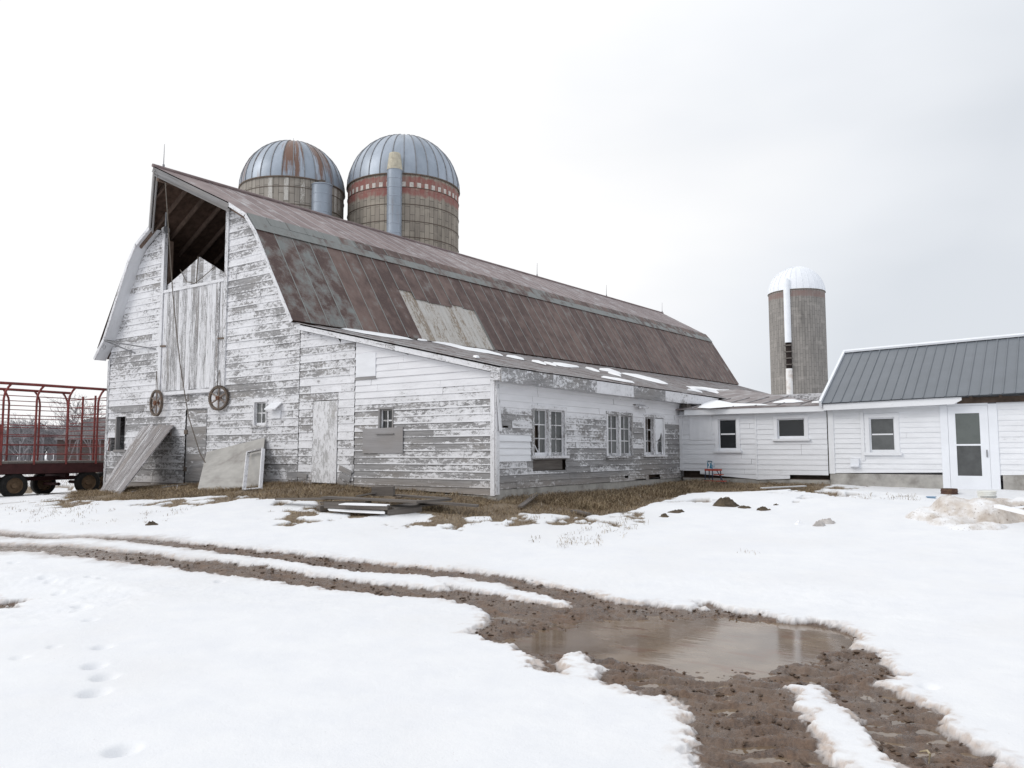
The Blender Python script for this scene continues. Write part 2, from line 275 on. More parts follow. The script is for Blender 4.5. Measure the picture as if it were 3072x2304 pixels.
# ------------------------------------------------------------------ mesh builder
class MB:
    def __init__(s): s.v = []; s.f = []; s.uv = []; s.r = []; s.p = []; s.b = {}
    def face(s, pts, uvs=None, r=.5, p=0.0):
        i = len(s.v); s.v += [tuple(map(float, q)) for q in pts]; s.f.append(tuple(range(i, i + len(pts))))
        if uvs is None:
            a = Vector(pts[1]) - Vector(pts[0]); nn = Vector((0, 0, 0)); P0 = Vector(pts[0])
            for k in range(1, len(pts) - 1): nn += (Vector(pts[k]) - P0).cross(Vector(pts[k + 1]) - P0)
            a = a.normalized() if a.length > 1e-9 else Vector((1, 0, 0)); b = nn.normalized().cross(a) if nn.length > 1e-12 else Vector((0, 0, 1))
            uvs = [((Vector(q) - P0).dot(a), (Vector(q) - P0).dot(b)) for q in pts]
        s.uv += [(float(u), float(v)) for u, v in uvs]; s.r.append(r); s.p.append(p)
    def across(s, vals): s.b[len(s.f) - 1] = vals
    def obox(s, c, ax, h, r=None, p=0.0):
        """box: centre, three unit axes, half sizes; grain along the longest"""
        r = random.random() if r is None else r
        c = Vector(c); ax = [Vector(a).normalized() for a in ax]; k = max(range(3), key=lambda i: h[i])
        o = [i for i in range(3) if i != k]
        def P(sg): return c + ax[0] * h[0] * sg[0] + ax[1] * h[1] * sg[1] + ax[2] * h[2] * sg[2]
        ou = random.random() * 5
        for i in range(3):
            a, b = [j for j in range(3) if j != i]
            for sgn in (-1, 1):
                q = []
                for (x, y) in ((-1, -1), (1, -1), (1, 1), (-1, 1)):
                    g = [0, 0, 0]; g[i] = sgn; g[a] = x; g[b] = y; q.append(g)
                if (sgn > 0) == (i == 1): q.reverse()
                la = k if k != i else a; lb = [j for j in range(3) if j not in (i, la)][0]
                s.face([P(g) for g in q], [(g[la] * h[la] + ou, g[lb] * h[lb] + i * .37) for g in q], r, p)
    def box(s, x0, y0, z0, x1, y1, z1, r=None, p=0.0):
        s.obox(((x0 + x1) / 2, (y0 + y1) / 2, (z0 + z1) / 2), ((1, 0, 0), (0, 1, 0), (0, 0, 1)), (abs(x1 - x0) / 2, abs(y1 - y0) / 2, abs(z1 - z0) / 2), r, p)
    def beam(s, a, b, w, h, up=(0, 0, 1), r=None, p=0.0):
        a, b = Vector(a), Vector(b); d = (b - a); l = d.length; d.normalize(); u = Vector(up)
        sd = d.cross(u)
        if sd.length < 1e-6: sd = d.cross(Vector((1, 0, 0)))
        sd.normalize(); u = sd.cross(d)
        s.obox((a + b) / 2, (d, sd, u), (l / 2, w / 2, h / 2), r, p)
    def tube(s, pts, r, n=8, rnd=None, cap=True, p=0.0):
        rnd = random.random() if rnd is None else rnd
        pts = [Vector(q) for q in pts]; rs = r if hasattr(r, '__len__') else [r] * len(pts); rings = []; u = None; acc = 0; L_ = []
        for i, q in enumerate(pts):
            d = (pts[min(i + 1, len(pts) - 1)] - pts[max(i - 1, 0)]).normalized()
            if u is None: u = d.orthogonal().normalized()
            u = (u - d * u.dot(d)).normalized(); vv = d.cross(u)
            rings.append([q + (u * math.cos(2 * math.pi * k / n) + vv * math.sin(2 * math.pi * k / n)) * rs[i] for k in range(n)])
            if i: acc += (q - pts[i - 1]).length
            L_.append(acc)
        for i in range(len(pts) - 1):
            for k in range(n):
                k2 = (k + 1) % n
                s.face([rings[i][k], rings[i][k2], rings[i + 1][k2], rings[i + 1][k]], [(L_[i], k / n), (L_[i], (k + 1) / n), (L_[i + 1], (k + 1) / n), (L_[i + 1], k / n)], rnd, p)
        if cap: s.face(rings[0][::-1], None, rnd, p); s.face(rings[-1], None, rnd, p)
    def lathe(s, c, prof, n=32, axis=(0, 0, 1), rnd=None, p=0.0, arc=None):
        rnd = random.random() if rnd is None else rnd
        c = Vector(c); ax = Vector(axis).normalized(); u = ax.orthogonal().normalized(); v = ax.cross(u); acc = 0
        if abs(ax.z) > .99: u = Vector((1, 0, 0)); v = ax.cross(u)
        for i in range(len(prof) - 1):
            (r0, h0), (r1, h1) = prof[i], prof[i + 1]; dl = math.hypot(r1 - r0, h1 - h0)
            for k in range(n):
                a0, a1 = 2 * math.pi * k / n, 2 * math.pi * (k + 1) / n
                e0 = u * math.cos(a0) + v * math.sin(a0); e1 = u * math.cos(a1) + v * math.sin(a1)
                rr = max(r0, r1, .001)
                q = [c + e0 * r0 + ax * h0, c + e1 * r0 + ax * h0, c + e1 * r1 + ax * h1, c + e0 * r1 + ax * h1]
                s.face(q, [(a0 * rr, acc), (a1 * rr, acc), (a1 * rr, acc + dl), (a0 * rr, acc + dl)], rnd, p)
            acc += dl
    def prism(s, poly, d, r=None, p=0.0):
        """planar polygon (3-D points) thickened by vector d"""
        r = random.random() if r is None else r; d = Vector(d); A = [Vector(q) for q in poly]; B = [q + d for q in A]; n = len(A)
        s.face(A, None, r, p); s.face(B[::-1], None, r, p)
        for i in range(n): s.face([A[i], B[i], B[(i + 1) % n], A[(i + 1) % n]], None, r, p)
    def build(s, name, mat, parent=None, smooth_=False):
        me = bpy.data.meshes.new(name); me.from_pydata(s.v, [], s.f)
        ul = me.uv_layers.new(name='UVMap'); ul.data.foreach_set('uv', np.array(s.uv, np.float32).ravel())
        u2 = np.full((sum(len(f) for f in s.f), 2), .5, np.float32)
        if s.b:
            st = np.concatenate([[0], np.cumsum([len(f) for f in s.f])])
            for k, vals in s.b.items(): u2[st[k]:st[k] + len(vals), 1] = vals
        me.uv_layers.new(name='bd').data.foreach_set('uv', u2.ravel())
        for nm, dat in (('rnd', s.r), ('par', s.p)):
            at = me.attributes.new(nm, 'FLOAT', 'FACE'); at.data.foreach_set('value', np.array(dat, np.float32))
        me.materials.append(mat)
        if smooth_:
            import bmesh
            bm = bmesh.new(); bm.from_mesh(me); bmesh.ops.remove_doubles(bm, verts=bm.verts, dist=1e-4)
            bmesh.ops.recalc_face_normals(bm, faces=bm.faces); bm.to_mesh(me); bm.free()
            me.polygons.foreach_set('use_smooth', np.ones(len(me.polygons), bool))
            if smooth_ != True: me.set_sharp_from_angle(angle=R(smooth_))
        o = bpy.data.objects.new(name, me); COL.objects.link(o)
        if parent is not None: o.parent = parent; o.matrix_parent_inverse = parent_inv(parent)
        return o
def world_of(o):
    m = Matrix.LocRotScale(o.location, o.rotation_euler, o.scale)
    return m if o.parent is None else world_of(o.parent) @ o.matrix_parent_inverse @ m
def parent_inv(p): return world_of(p).inverted()
def tag(o, label=None, cat=None, group=None, kind=None):
    if label: o['label'] = label
    if cat: o['category'] = cat
    if group: o['group'] = group
    if kind: o['kind'] = kind
    return o
def thing(name, label, cat, loc=(0, 0, 0), group=None):
    o = bpy.data.objects.new(name, None); COL.objects.link(o); o.location = loc; o.empty_display_size = .2
    return tag(o, label, cat, group)
def solo(mb, name, mat, label, cat, group=None, sm=False): return tag(mb.build(name, mat, None, sm), label, cat, group)

# wall frames: (a, z, n) -> world; a along the wall, n outwards
def fr_gable(a, z, n): return (a, -n, z)                   # gable and lean-to end, faces -y
def fr_side(a, z, n): return (n, a, z)                     # lean-to side, faces +x
def fr_front(y0):
    return lambda a, z, n: (a, y0 - n, z)
def scan(poly, z):
    xs = []
    for i in range(len(poly)):
        (x0, z0), (x1, z1) = poly[i], poly[(i + 1) % len(poly)]
        if (z0 <= z < z1) or (z1 <= z < z0): xs.append(x0 + (z - z0) / (z1 - z0) * (x1 - x0))
    return (min(xs), max(xs)) if len(xs) > 1 else None
def siding(mb, fr, poly, row, holes=(), seg=(2.2, 5.0), lap=.016, zs=None, sag=0.0, wear=0.0):
    z0 = min(p[1] for p in poly); z1 = max(p[1] for p in poly); x0 = min(p[0] for p in poly); x1 = max(p[0] for p in poly)
    z0 = zs if zs is not None else z0; i = 0; z = z0
    while z < z1 - 1e-3:
        zt = z + row * random.uniform(.97, 1.03)
        joints = [x0 - .1]; x = x0 + random.uniform(.3, seg[1])
        while x < x1: joints.append(x); x += random.uniform(*seg)
        joints.append(x1 + .1)
        rs = [random.random() for _ in joints]; jig = [random.gauss(0, .0025) for _ in joints]
        cuts = sorted({z, zt} | {c for h in holes for c in h[2:4] if z < c < zt} | {c for _, c in poly if z < c < zt})
        for za, zb in zip(cuts[:-1], cuts[1:]):
            if zb - za < 1e-4: continue
            lo, hi = scan(poly, za + 1e-5), scan(poly, zb - 1e-5)
            if not lo or not hi: continue
            cut = [(min(lo[0], hi[0]) - 1, None)]
            zm = (za + zb) / 2; hs_ = sorted([(h[0], h[1]) for h in holes if h[2] <= zm <= h[3]])
            for k in range(len(joints) - 1):
                iv = [(joints[k] + .002, joints[k + 1] - .002)]
                for h in hs_:
                    iv = [q for a, b in iv for q in ((a, min(b, h[0])), (max(a, h[1]), b)) if q[1] - q[0] > 1e-3]
                for a, b in iv:
                    ab, bb = max(a, lo[0]), min(b, lo[1]); at, bt = max(a, hi[0]), min(b, hi[1])
                    if bb - ab < .004 and bt - at < .004: continue
                    bb = max(bb, ab); bt = max(bt, at)
                    f0 = (za - z) / (zt - z); f1 = (zb - z) / (zt - z); nb = lap * (1 - f0) + .004 + jig[k]; ntp = lap * (1 - f1) + .004 + jig[k]
                    q = [fr(ab, za, nb), fr(bb, za, nb), fr(bt, zb, ntp), fr(at, zb, ntp)]
                    mb.face(q, [(ab, za), (bb, za), (bt, zb), (at, zb)], rs[k]); mb.across((f0, f0, f1, f1))
                    mb.face([fr(ab, za, 0), fr(bb, za, 0), fr(bb, za, nb), fr(ab, za, nb)], [(ab, za), (bb, za), (bb, za - .01), (ab, za - .01)], rs[k]); mb.across((0, 0, 0, 0))
        z = zt; i += 1
def fbox(mb, fr, a0, a1, z0, z1, n0, n1, r=None, p=0.0):
    A = Vector(fr(a0, z0, n0)); B = Vector(fr(a1, z1, n1))
    mb.box(min(A.x, B.x), min(A.y, B.y), min(A.z, B.z), max(A.x, B.x), max(A.y, B.y), max(A.z, B.z), r, p)
def fpoly(mb, fr, pts, n0, n1, r=None):
    A = [fr(a, z, n0) for a, z in pts]; d = Vector(fr(0, 0, n1)) - Vector(fr(0, 0, n0)); mb.prism(A, d, r)
def window(parent, fr, a0, a1, z0, z1, cols, rows, m_frame, m_sash, m_glass, case=.09, depth=.09, sill=.05, missing=(), bars=.022, split=None, proud=.03):
    """casing boards > sash bars and panes"""
    mb = MB()
    fbox(mb, fr, a0 - case, a0, z0, z1, -depth, proud); fbox(mb, fr, a1, a1 + case, z0, z1, -depth, proud)
    fbox(mb, fr, a0 - case - .01, a1 + case + .01, z1, z1 + case, -depth, proud + .004); fbox(mb, fr, a0 - case - .04, a1 + case + .04, z0 - sill, z0, -depth, proud + .05)
    wo_ = mb.build('window', m_frame, parent)
    sb = MB(); g = MB(); spans = [(a0, a1)] if not split else [(a0, (a0 + a1) / 2 - split / 2), ((a0 + a1) / 2 + split / 2, a1)]
    if split: fbox(sb, fr, (a0 + a1) / 2 - split / 2, (a0 + a1) / 2 + split / 2, z0, z1, -depth, proud - .006)
    e = .035; nf = -.025
    for si, (b0, b1) in enumerate(spans):
        dn = nf - .012 * random.random()
        fbox(sb, fr, b0, b0 + e, z0, z1, dn - .03, dn); fbox(sb, fr, b1 - e, b1, z0, z1, dn - .03, dn)
        fbox(sb, fr, b0 + e, b1 - e, z0, z0 + e * 1.9, dn - .03, dn - .001); fbox(sb, fr, b0 + e, b1 - e, z1 - e, z1, dn - .03, dn - .001)
        xs = np.linspace(b0 + e, b1 - e, cols + 1); zs = np.linspace(z0 + e * 1.9, z1 - e, rows + 1)
        for x in xs[1:-1]: fbox(sb, fr, x - bars / 2, x + bars / 2, z0 + e * 1.9, z1 - e, dn - .028, dn - .004)
        for zz in zs[1:-1]:
            for i in range(cols): fbox(sb, fr, xs[i] + bars / 2, xs[i + 1] - bars / 2, zz - bars / 2, zz + bars / 2, dn - .028, dn - .005)
        for i in range(cols):
            for j in range(rows):
                if (si, i, j) in missing: continue
                q = [(xs[i], zs[j]), (xs[i + 1], zs[j]), (xs[i + 1], zs[j + 1]), (xs[i], zs[j + 1])]; tl = random.gauss(0, .004)
                g.face([fr(a, zz, dn - .018 + tl * (1 if k in (1, 2) else -1)) for k, (a, zz) in enumerate(q)], None, random.random())
    sb.build('sash', m_sash, wo_); g.build('glass_pane', m_glass, wo_)
    return wo_
# ------------------------------------------------------------------ the barn
SH = .017                                                   # the ridge climbs slightly towards the far end
XR = -10.22
def G(px, py, y=0.0): q = onY(px, py, y); return float(q[0]), float(q[2])
def S(px, py, x=0.0): q = onX(px, py, x); return float(q[1]), float(q[2])
barn = thing('barn', 'long white gambrel barn with peeling boards, rusty roof and a low wing', 'barn', (-7, 0, .7))
RB = random.Random(3)
gw = MB()
g_left = G(353, 1250)[0], G(378, 1250)[0], G(353, 1349)[1], G(365, 1250)[1]
g_low = (-14.45, g_left[0] - .02, G(338, 1353)[1], G(338, 1313)[1])
g_win = (G(766, 1204)[0], G(800, 1204)[0], G(783, 1276)[1], G(783, 1206)[1])
g_grd = (G(559, 1228)[0], G(624, 1228)[0], .72, G(590, 1227)[1])
gable_poly = [(-14.6, .40), (-14.6, 4.42), (-14.38, 4.95), (-14.08, 5.5), (-13.1, 7.14), (-12.74, 7.56), (XR, 9.02), (-7.70, 7.56), (-7.34, 7.14), (-6.30, 5.46), (-5.87, 4.76), (-5.87, .80)]
siding(gw, fr_gable, gable_poly, .185, [(-11.80, -8.88, 3.30, 9.3), g_left, g_low, (g_win[0] - .05, g_win[1] + .05, g_win[2] - .05, g_win[3] + .05), g_grd], (1.6, 4.2), .019)
gw.build('gable_wall', M['gable'], barn)
mb = MB(); siding(mb, fr_gable, [(-5.85, .78), (-5.85, 4.60), (-3.97, 4.14), (-3.97, .84)], .185, [(-5.36, -4.50, .7, 2.82)], (1.0, 2.5), .018); mb.build('wing_end_wall', M['bay'], barn)
l_win = (G(1139, 1222)[0], G(1182, 1222)[0], G(1160, 1300)[1], G(1160, 1223)[1])
l_pan = (G(1072, 1064)[0], G(1130, 1064)[0], G(1095, 1130)[1], G(1090, 1062)[1])
mb = MB(); siding(mb, fr_gable, [(-3.95, .84), (-3.95, 4.14), (0, 3.18), (0, .74)], .148, [(l_win[0], l_win[1], l_win[2], l_win[3])], (1.5, 4), .02); mb.build('wing_end_wall', M['lean'], barn)
# side wall of the wing
new_b = (S(1490, 1300)[0], S(1592, 1300)[0], S(1500, 1385)[1], S(1500, 1303)[1])
new_b = (.06, 1.22, new_b[2], new_b[3])
sh_holes = [(1.30, 2.62, 1.46, 2.56), (4.54, 5.90, 1.44, 2.58), (6.60, 7.86, 1.46, 2.60), new_b, (1.30, 2.62, 1.20, 1.44), (S(1945, 1425)[0], S(1978, 1425)[0], S(1960, 1442)[1], S(1960, 1423)[1]),
            (S(1905, 1425)[0], S(1935, 1425)[0], S(1920, 1447)[1], S(1920, 1437)[1]), (S(1873, 1425)[0], S(1884, 1425)[0], S(1878, 1434)[1], S(1878, 1427)[1]), (.22, .40, S(1510, 1283)[1], S(1510, 1277)[1])]
mb = MB(); siding(mb, fr_side, [(0.0, .86), (0.0, 3.05), (8.95, 3.05), (8.95, .87)], .138, sh_holes, (1.0, 2.9), .018); mb.build('wing_side_wall', M['side'], barn)
mb = MB(); siding(mb, fr_side, [(new_b[0], new_b[2]), (new_b[0], new_b[3]), (new_b[1], new_b[3]), (new_b[1], new_b[2])], (new_b[3] - new_b[2]) / 4.02, (), (3, 4), .024); mb.build('replacement_board', M['new_white'], barn)
mb = MB(); fbox(mb, fr_side, .1, 8.9, .9, 2.95, -.16, -.13); fbox(mb, fr_gable, -14.4, -5.95, .5, 3.2, -.5, -.46); fbox(mb, fr_gable, -3.9, -.1, .9, 3.0, -.5, -.46)  # dark sheets stand in for interior shade behind holes and missing panes
mb.build('dark_backing', M['dark_wood'], barn)
mb = MB(); fbox(mb, fr_side, -.0, 9.0, .30, .855, -.22, .006); fbox(mb, fr_gable, -3.9, -.006, .3, .74, -.22, -.004); mb.build('foundation', M['concrete'], barn)
# walls nobody sees from the yard
mb = MB(); mb.box(-14.6, .1, .2, -14.5, 30.3, 4.9); mb.box(-14.5, 30.2, .2, -.05, 30.3, 4.6); mb.face([(-13.0, 30.25, 4.6), (-7.4, 30.25, 4.6), (-7.4, 30.25, 7.4), (XR, 30.25, 9.3), (-13, 30.25, 7.4)])
mb.box(-.1, 9.2, .5, 0, 30.2, 3.2); siding(mb, fr_side, [(9.0, .86), (9.0, 3.1), (11.3, 3.1), (11.3, .86)], .138); mb.build('back_wall', M['gable'], barn)
# trim
mb = MB()
fbox(mb, fr_gable, -.105, .0, .74, 3.14, .022, .042, .2); fbox(mb, fr_side, -.042, .075, .76, 3.04, .020, .040, .3)
mb.build('corner_board', M['trim'], barn)
mb = MB(); mb.beam((.055, -.01, 2.86), (.075, .06, 2.02), .085, .014, (1, 0, 0), .3); mb.build('loose_trim_strip', M['trim'], barn)
mb = MB(); fbox(mb, fr_gable, -14.63, -14.52, .42, 4.4, .018, .034); mb.build('corner_board', M['trim'], barn)
mb = MB()
fbox(mb, fr_gable, -11.90, -11.77, 3.28, 7.95, -.06, .05, .3); fbox(mb, fr_gable, -8.91, -8.78, 3.28, 8.12, -.06, .05, .6); fbox(mb, fr_gable, -11.95, -8.72, 3.20, 3.30, -.03, .10, .2)
mb.build('hay_door_frame', M['trim'], barn)
hd = MB(); x = -11.76; k = 0
while x < -8.93:
    wd = min(.19, -8.92 - x); 
    hd.obox((x + wd / 2, .0, 4.76 + random.uniform(-.01, .01)), ((0, 0, 1), (1, 0, 0), (0, 1, 0)), (1.44, wd / 2 - .003, .018), None); x += wd
hdo = hd.build('hay_door', M['hay_door'], barn)
hd = MB(); fbox(hd, fr_gable, -11.75, -8.93, 6.14, 6.22, -.03, .045, .2); fbox(hd, fr_gable, -9.22, -9.12, 3.34, 6.14, .02, .035, .9); hd.build('batten', M['trim'], hdo)
for sx in (-11.72, -9.02):
    hd = MB(); hd.beam((sx - .1, -.05, 4.62), (sx + .18, -.05, 4.60), .012, .05, (0, 0, 1)); hd.build('hinge', M['iron'], hdo)
hd = MB(); x = -11.74
while x < -8.95:
    wd = min(.19, -8.94 - x); f = lambda q: 7.0 - (.40 if q < XR else .52) * abs(q - XR)
    hd.prism([(x, .07, 6.1), (x + wd - .006, .07, 6.1), (x + wd - .006, .07, f(x + wd)), (x, .07, f(x))], (0, .03, 0)); x += wd
hd.build('upper_hay_door', M['hay_door'], barn)
mb = MB(); mb.tube([(-11.1, .05, 6.75), (-10.7, .0, 6.35), (-10.28, -.02, 6.25), (-9.9, .0, 6.4), (-9.5, .05, 6.62)], .012, 6); mb.tube([(XR - .04, .05, 7.0), (XR - .06, .03, 6.25)], .016, 6); mb.build('hay_rope_loop', M['rope'], barn)
# small openings
jb = MB()
for (a0, a1, z0, z1) in (g_left,):
    fbox(jb, fr_gable, a0 - .05, a0, z0, z1, -.10, .03); fbox(jb, fr_gable, a1, a1 + .04, z0, z1, -.10, .02); fbox(jb, fr_gable, a0 - .1, a1 + .12, z0 - .07, z0, -.1, .05)
    fbox(jb, fr_gable, a0 + .02, (a0 + a1) / 2 + .05, z0, z1, -.42, -.40)
jb.build('window', M['bare_wood'], barn)
window(barn, fr_gable, *g_win, 2, 2, M['trim'], M['trim'], M['glass'], case=.05, depth=.05, sill=.06, bars=.035)
gd = MB(); z = g_grd[2] + .12
while z < g_grd[3] - .05: fbox(gd, fr_gable, g_grd[0] + .05, g_grd[1] - .05, z, min(z + .178, g_grd[3] - .05), -.02, .0); z += .182
fbox(gd, fr_gable, g_grd[0], g_grd[1], g_grd[2], g_grd[3], -.07, -.022)
gdo = gd.build('door', M['gray_door'], barn); gdo['label'] = 'bare grey boarded door'
for zz in (1.1, 2.1):
    hg = MB(); fbox(hg, fr_gable, g_grd[0] - .05, g_grd[0] + .10, zz, zz + .12, .0, .02); hg.build('hinge', M['iron'], gdo)
pd = MB(); fpoly(pd, fr_gable, [(-5.35, .90), (-4.53, .89), (-4.51, 2.80), (-5.34, 2.80)], -.02, .022)
pdo = pd.build('door', M['ply_door'], barn); pdo['label'] = 'plywood door with white paint hanging in flakes'
mb = MB(); fbox(mb, fr_gable, -5.40, -4.46, 2.815, 2.84, -.02, .02); mb.build('door_head', M['iron'], barn)
mb = MB()                                                   # rotten board ends beside the door
for (a, b, c, d) in ((-4.42, 1.25, -4.0, 1.12), (-4.40, 1.10, -4.05, .98), (-4.46, .98, -4.2, .84), (-5.85, 1.08, -5.5, 1.03)): mb = MB(); mb.beam((a, -.03, b), (c, -.045, d), .012, .12, (0, 0, 1)); mb.build('split_board', M['bare_wood'], barn)
window(barn, fr_gable, l_win[0] + .03, l_win[1] - .03, l_win[2], l_win[3] - .03, 2, 2, M['bare_wood'], M['trim'], M['glass_dark'], case=.04, depth=.06, sill=.02, bars=.03)
mb = MB(); fpoly(mb, fr_gable, [G(1092, 1360), G(1212, 1359), G(1212.5, 1281), G(1092.5, 1287)], .028, .045); mb.build('window_board', M['board_gray'], barn)
mb = MB(); fbox(mb, fr_gable, *l_pan, .015, .034); mb.build('wall_patch', M['new_white'], barn)
mb = MB(); fbox(mb, fr_gable, l_pan[0] - .04, l_pan[1] + .01, l_pan[2] - .07, l_pan[2] - .01, .014, .03); mb.build('wall_patch_sill', M['bare_wood'], barn)
a0, zt = G(815, 1207); a1, zb = G(848, 1218)
vh = MB(); vh.prism([(a0, -.01, zt), (a1, -.01, zt), (a1, -.22, zb - .06), (a0, -.22, zb - .06)], (0, 0, -.03), .2); fbox(vh, fr_gable, a0 + .03, a1 - .03, zb - .30, zb - .12, .01, .05)
vh.build('vent_hood', M['new_white'], barn)
b0, zt = S(1902, 1212); b1, zb = S(1930, 1222)
vh = MB(); vh.prism([(.02, b0, zt), (.02, b1, zt), (.16, b1, zb), (.16, b0, zb)], (0, 0, -.05)); vh.build('vent_hood', M['fascia_old'], barn)
mb = MB(); fbox(mb, fr_side, b0 - .1, b1 - .12, 2.80, 2.825, .015, .03); mb.build('rust_slot', M['iron'], barn)
for (s0, s1, miss, z0) in ((1.35, 2.57, {(0, 0, 0), (0, 0, 1)}, 1.52), (4.60, 5.85, set(), 1.50), (6.66, 7.80, {(0, 1, 0), (0, 1, 1), (0, 1, 2), (0, 0, 2)}, 1.52)):
    wq = window(barn, fr_side, s0, s1, z0, 2.52, 2, 3, M['trim'], M['trim'], M['glass'], case=.075, depth=.07, sill=.055, bars=.022, split=.10, missing=miss)
    if s0 > 6:
        tp = MB(); c0, c1 = s0 + .62, s1 - .02; zz = [2.5, 2.2, 1.95, 1.75, 1.53]; 
        tp.face([fr_side(c0, 1.85, .012), fr_side(c1 - .22, 1.96, .012), fr_side(c1 - .12, 2.12, .012), fr_side(c1, 1.98, .012), fr_side(c1, 2.5, .016), fr_side(c0, 2.5, .016)], None, .1)
        tp.face([fr_side(c0, 1.53, .012), fr_side(c0 + .16, 1.54, .012), fr_side(c0 + .12, 1.80, .012), fr_side(c0 + .2, 1.87, .013), fr_side(c0, 1.86, .012)], None, .3)
        tp.face([fr_side(c1 - .1, 1.53, .012), fr_side(c1, 1.53, .012), fr_side(c1, 1.86, .012), fr_side(c1 - .05, 1.7, .013)], None, .3)
        tp.build('torn_sheet', M['new_white'], wq)
mb = MB(); fbox(mb, fr_side, 1.34, 2.58, 1.215, 1.44, -.07, -.05); mb.build('rotten_panel', M['lumber'], barn)
mb = MB(); mb.beam((-.06, 1.42, 1.80), (-.05, 1.62, 1.56), .02, .02); mb.build('broken_bar', M['trim'], barn)
# roofs
YE = 30.4
def rp(dx, y): # height of the main roof over the distance from the ridge
    pr = [(0, 9.15), (2.57, 7.68), (2.95, 7.22), (4.46, 4.74)]
    for (a, za), (b, zb) in zip(pr[:-1], pr[1:]):
        if dx <= b + 1e-9: return za + (zb - za) * (dx - a) / (b - a) + SH * max(y, 0)
def ry0(dx): return -1.37 + (1.02 / 1.85) * dx if dx < 1.85 else -.35
def slope(mb, seam, deck, dx0, dx1, side, ys, pars, lift=0.0, cuts=None, yshift=True, seam_p=.62, th=.06):
    """one roof slope in sheets: ys sheet edges, pars zinc left on each sheet"""
    X = lambda dx: XR + side * dx
    ln = math.hypot(dx1 - dx0, rp(dx1, 0) - rp(dx0, 0)); up = Vector((side * (rp(dx0, 0) - rp(dx1, 0)), 0, dx1 - dx0)).normalized()
    for i in range(len(ys) - 1):
        ya, yb = ys[i], ys[i + 1]; r = random.random(); d1 = dx1 if not cuts or i not in cuts else cuts[i]; l1 = ln * (d1 - dx0) / (dx1 - dx0)
        q = [(dx0, ya), (dx0, yb), (d1, yb), (d1, ya)]
        if i == 0: q = [(dx0, ry0(dx0)), (dx0, yb), (d1, yb), (d1, ry0(d1))]
        if i == 0 and dx0 < 1.85 < d1: q.append((1.85, -.35))
        o = up * (lift + random.uniform(0, .008))
        pts = [Vector((X(dx), y, rp(dx, y))) + o for dx, y in q]; uvs = [(y, ln * (dx - dx0) / (dx1 - dx0)) for dx, y in q]
        if side < 0: pts.reverse(); uvs.reverse()
        mb.face(pts, uvs, r, pars[i])
        if seam is not None and i > 0:
            a = Vector((X(dx0), ya, rp(dx0, ya))) + o; b = Vector((X(d1), ya, rp(d1, ya))) + o
            seam.beam(a, b, .026, .014, up, random.random(), seam_p + random.uniform(-.06, .12))
    if deck is not None:
        q = [(dx0, ry0(dx0)), (dx0, ys[-1]), (dx1, ys[-1]), (dx1, -.35)]
        if dx0 < 1.85 < dx1: q.append((1.85, -.35))
        deck.face([Vector((X(dx), y, rp(dx, y))) - up * th for dx, y in q])
def sheets(w_, y0=-.35, y1=YE):
    n = int(round((y1 - y0) / w_)); return [y0 + (y1 - y0) * i / n for i in range(n + 1)]
deck = MB(); up_ = MB(); ys = sheets(.62)
for sd_ in (1, -1): slope(up_, up_, deck, 0, 2.57, sd_, ys, [random.uniform(.30, .42) for _ in ys], seam_p=1.02)
up_.build('upper_roof', M['roof_up'], barn)
low = MB(); ys = sheets(.58); patch = {}
pa, pb = 4.1, 7.5                                          # stretch of the roof that has lost its sheets
for i in range(len(ys) - 1):
    m = (ys[i] + ys[i + 1]) / 2
    if pa < m < pb: patch[i] = 3.46 + (.14 if m > pa + .6 else 0) + random.uniform(-.09, .07)
pars = [(.455 + random.uniform(-.03, .04)) if y < 1.9 else random.uniform(.26, .37) for y in ys]
slope(low, low, deck, 2.93, 4.46, 1, ys, pars, 0.0, patch, seam_p=1.06)
low.build('lower_roof', M['roof_low'], barn); low = MB()
slope(low, None, deck, 2.93, 4.46, -1, sheets(3), [.3] * 20)
low.build('lower_roof', M['roof_low'], barn)
bnd = MB()
ys = sheets(.62)
pars = [(.66 if y < 2.6 else random.uniform(.32, .47)) for y in ys]
slope(bnd, bnd, None, 2.57, 2.77, 1, ys, pars, .03, seam_p=.6)
slope(bnd, None, None, 2.77, 2.97, 1, sheets(2.4), [random.uniform(.48, .62) for _ in range(40)], .03)
bnd.build('roof_band', M['roof_low'], barn); bnd = MB()
slope(bnd, None, deck, 2.57, 2.97, -1, sheets(3), [.5] * 20, .02)
bnd.build('roof_band', M['roof_low'], barn)
wp = MB(); y = pa - .25
while y < pb + .35:
    wd = random.uniform(.16, .26); upv = Vector((2.48, 0, 1.51)).normalized()
    A = Vector((XR + 3.1, y + wd / 2, rp(3.1, y))); B = Vector((XR + 4.46, y + wd / 2, rp(4.46, y)))
    wp.beam(A - upv * .028, B - upv * .028, wd - .006, .02, upv); y += wd
wp.build('bare_roof_boards', paint_mat('bleached_roof_boards', -.06, (0, 1, 0), (1.2, .9), .10, fine=.7, paint=(.56, .545, .52), wood=((.36, .30, .24), (.20, .17, .14)), keep=0), barn)
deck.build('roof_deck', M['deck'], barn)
mb = MB(); mb.tube([(XR, y, 9.17 + SH * max(0, y)) for y in (-1.40, 10, 20, YE)], .05, 8); mb.build('ridge_cap', M['roof_up'], barn)
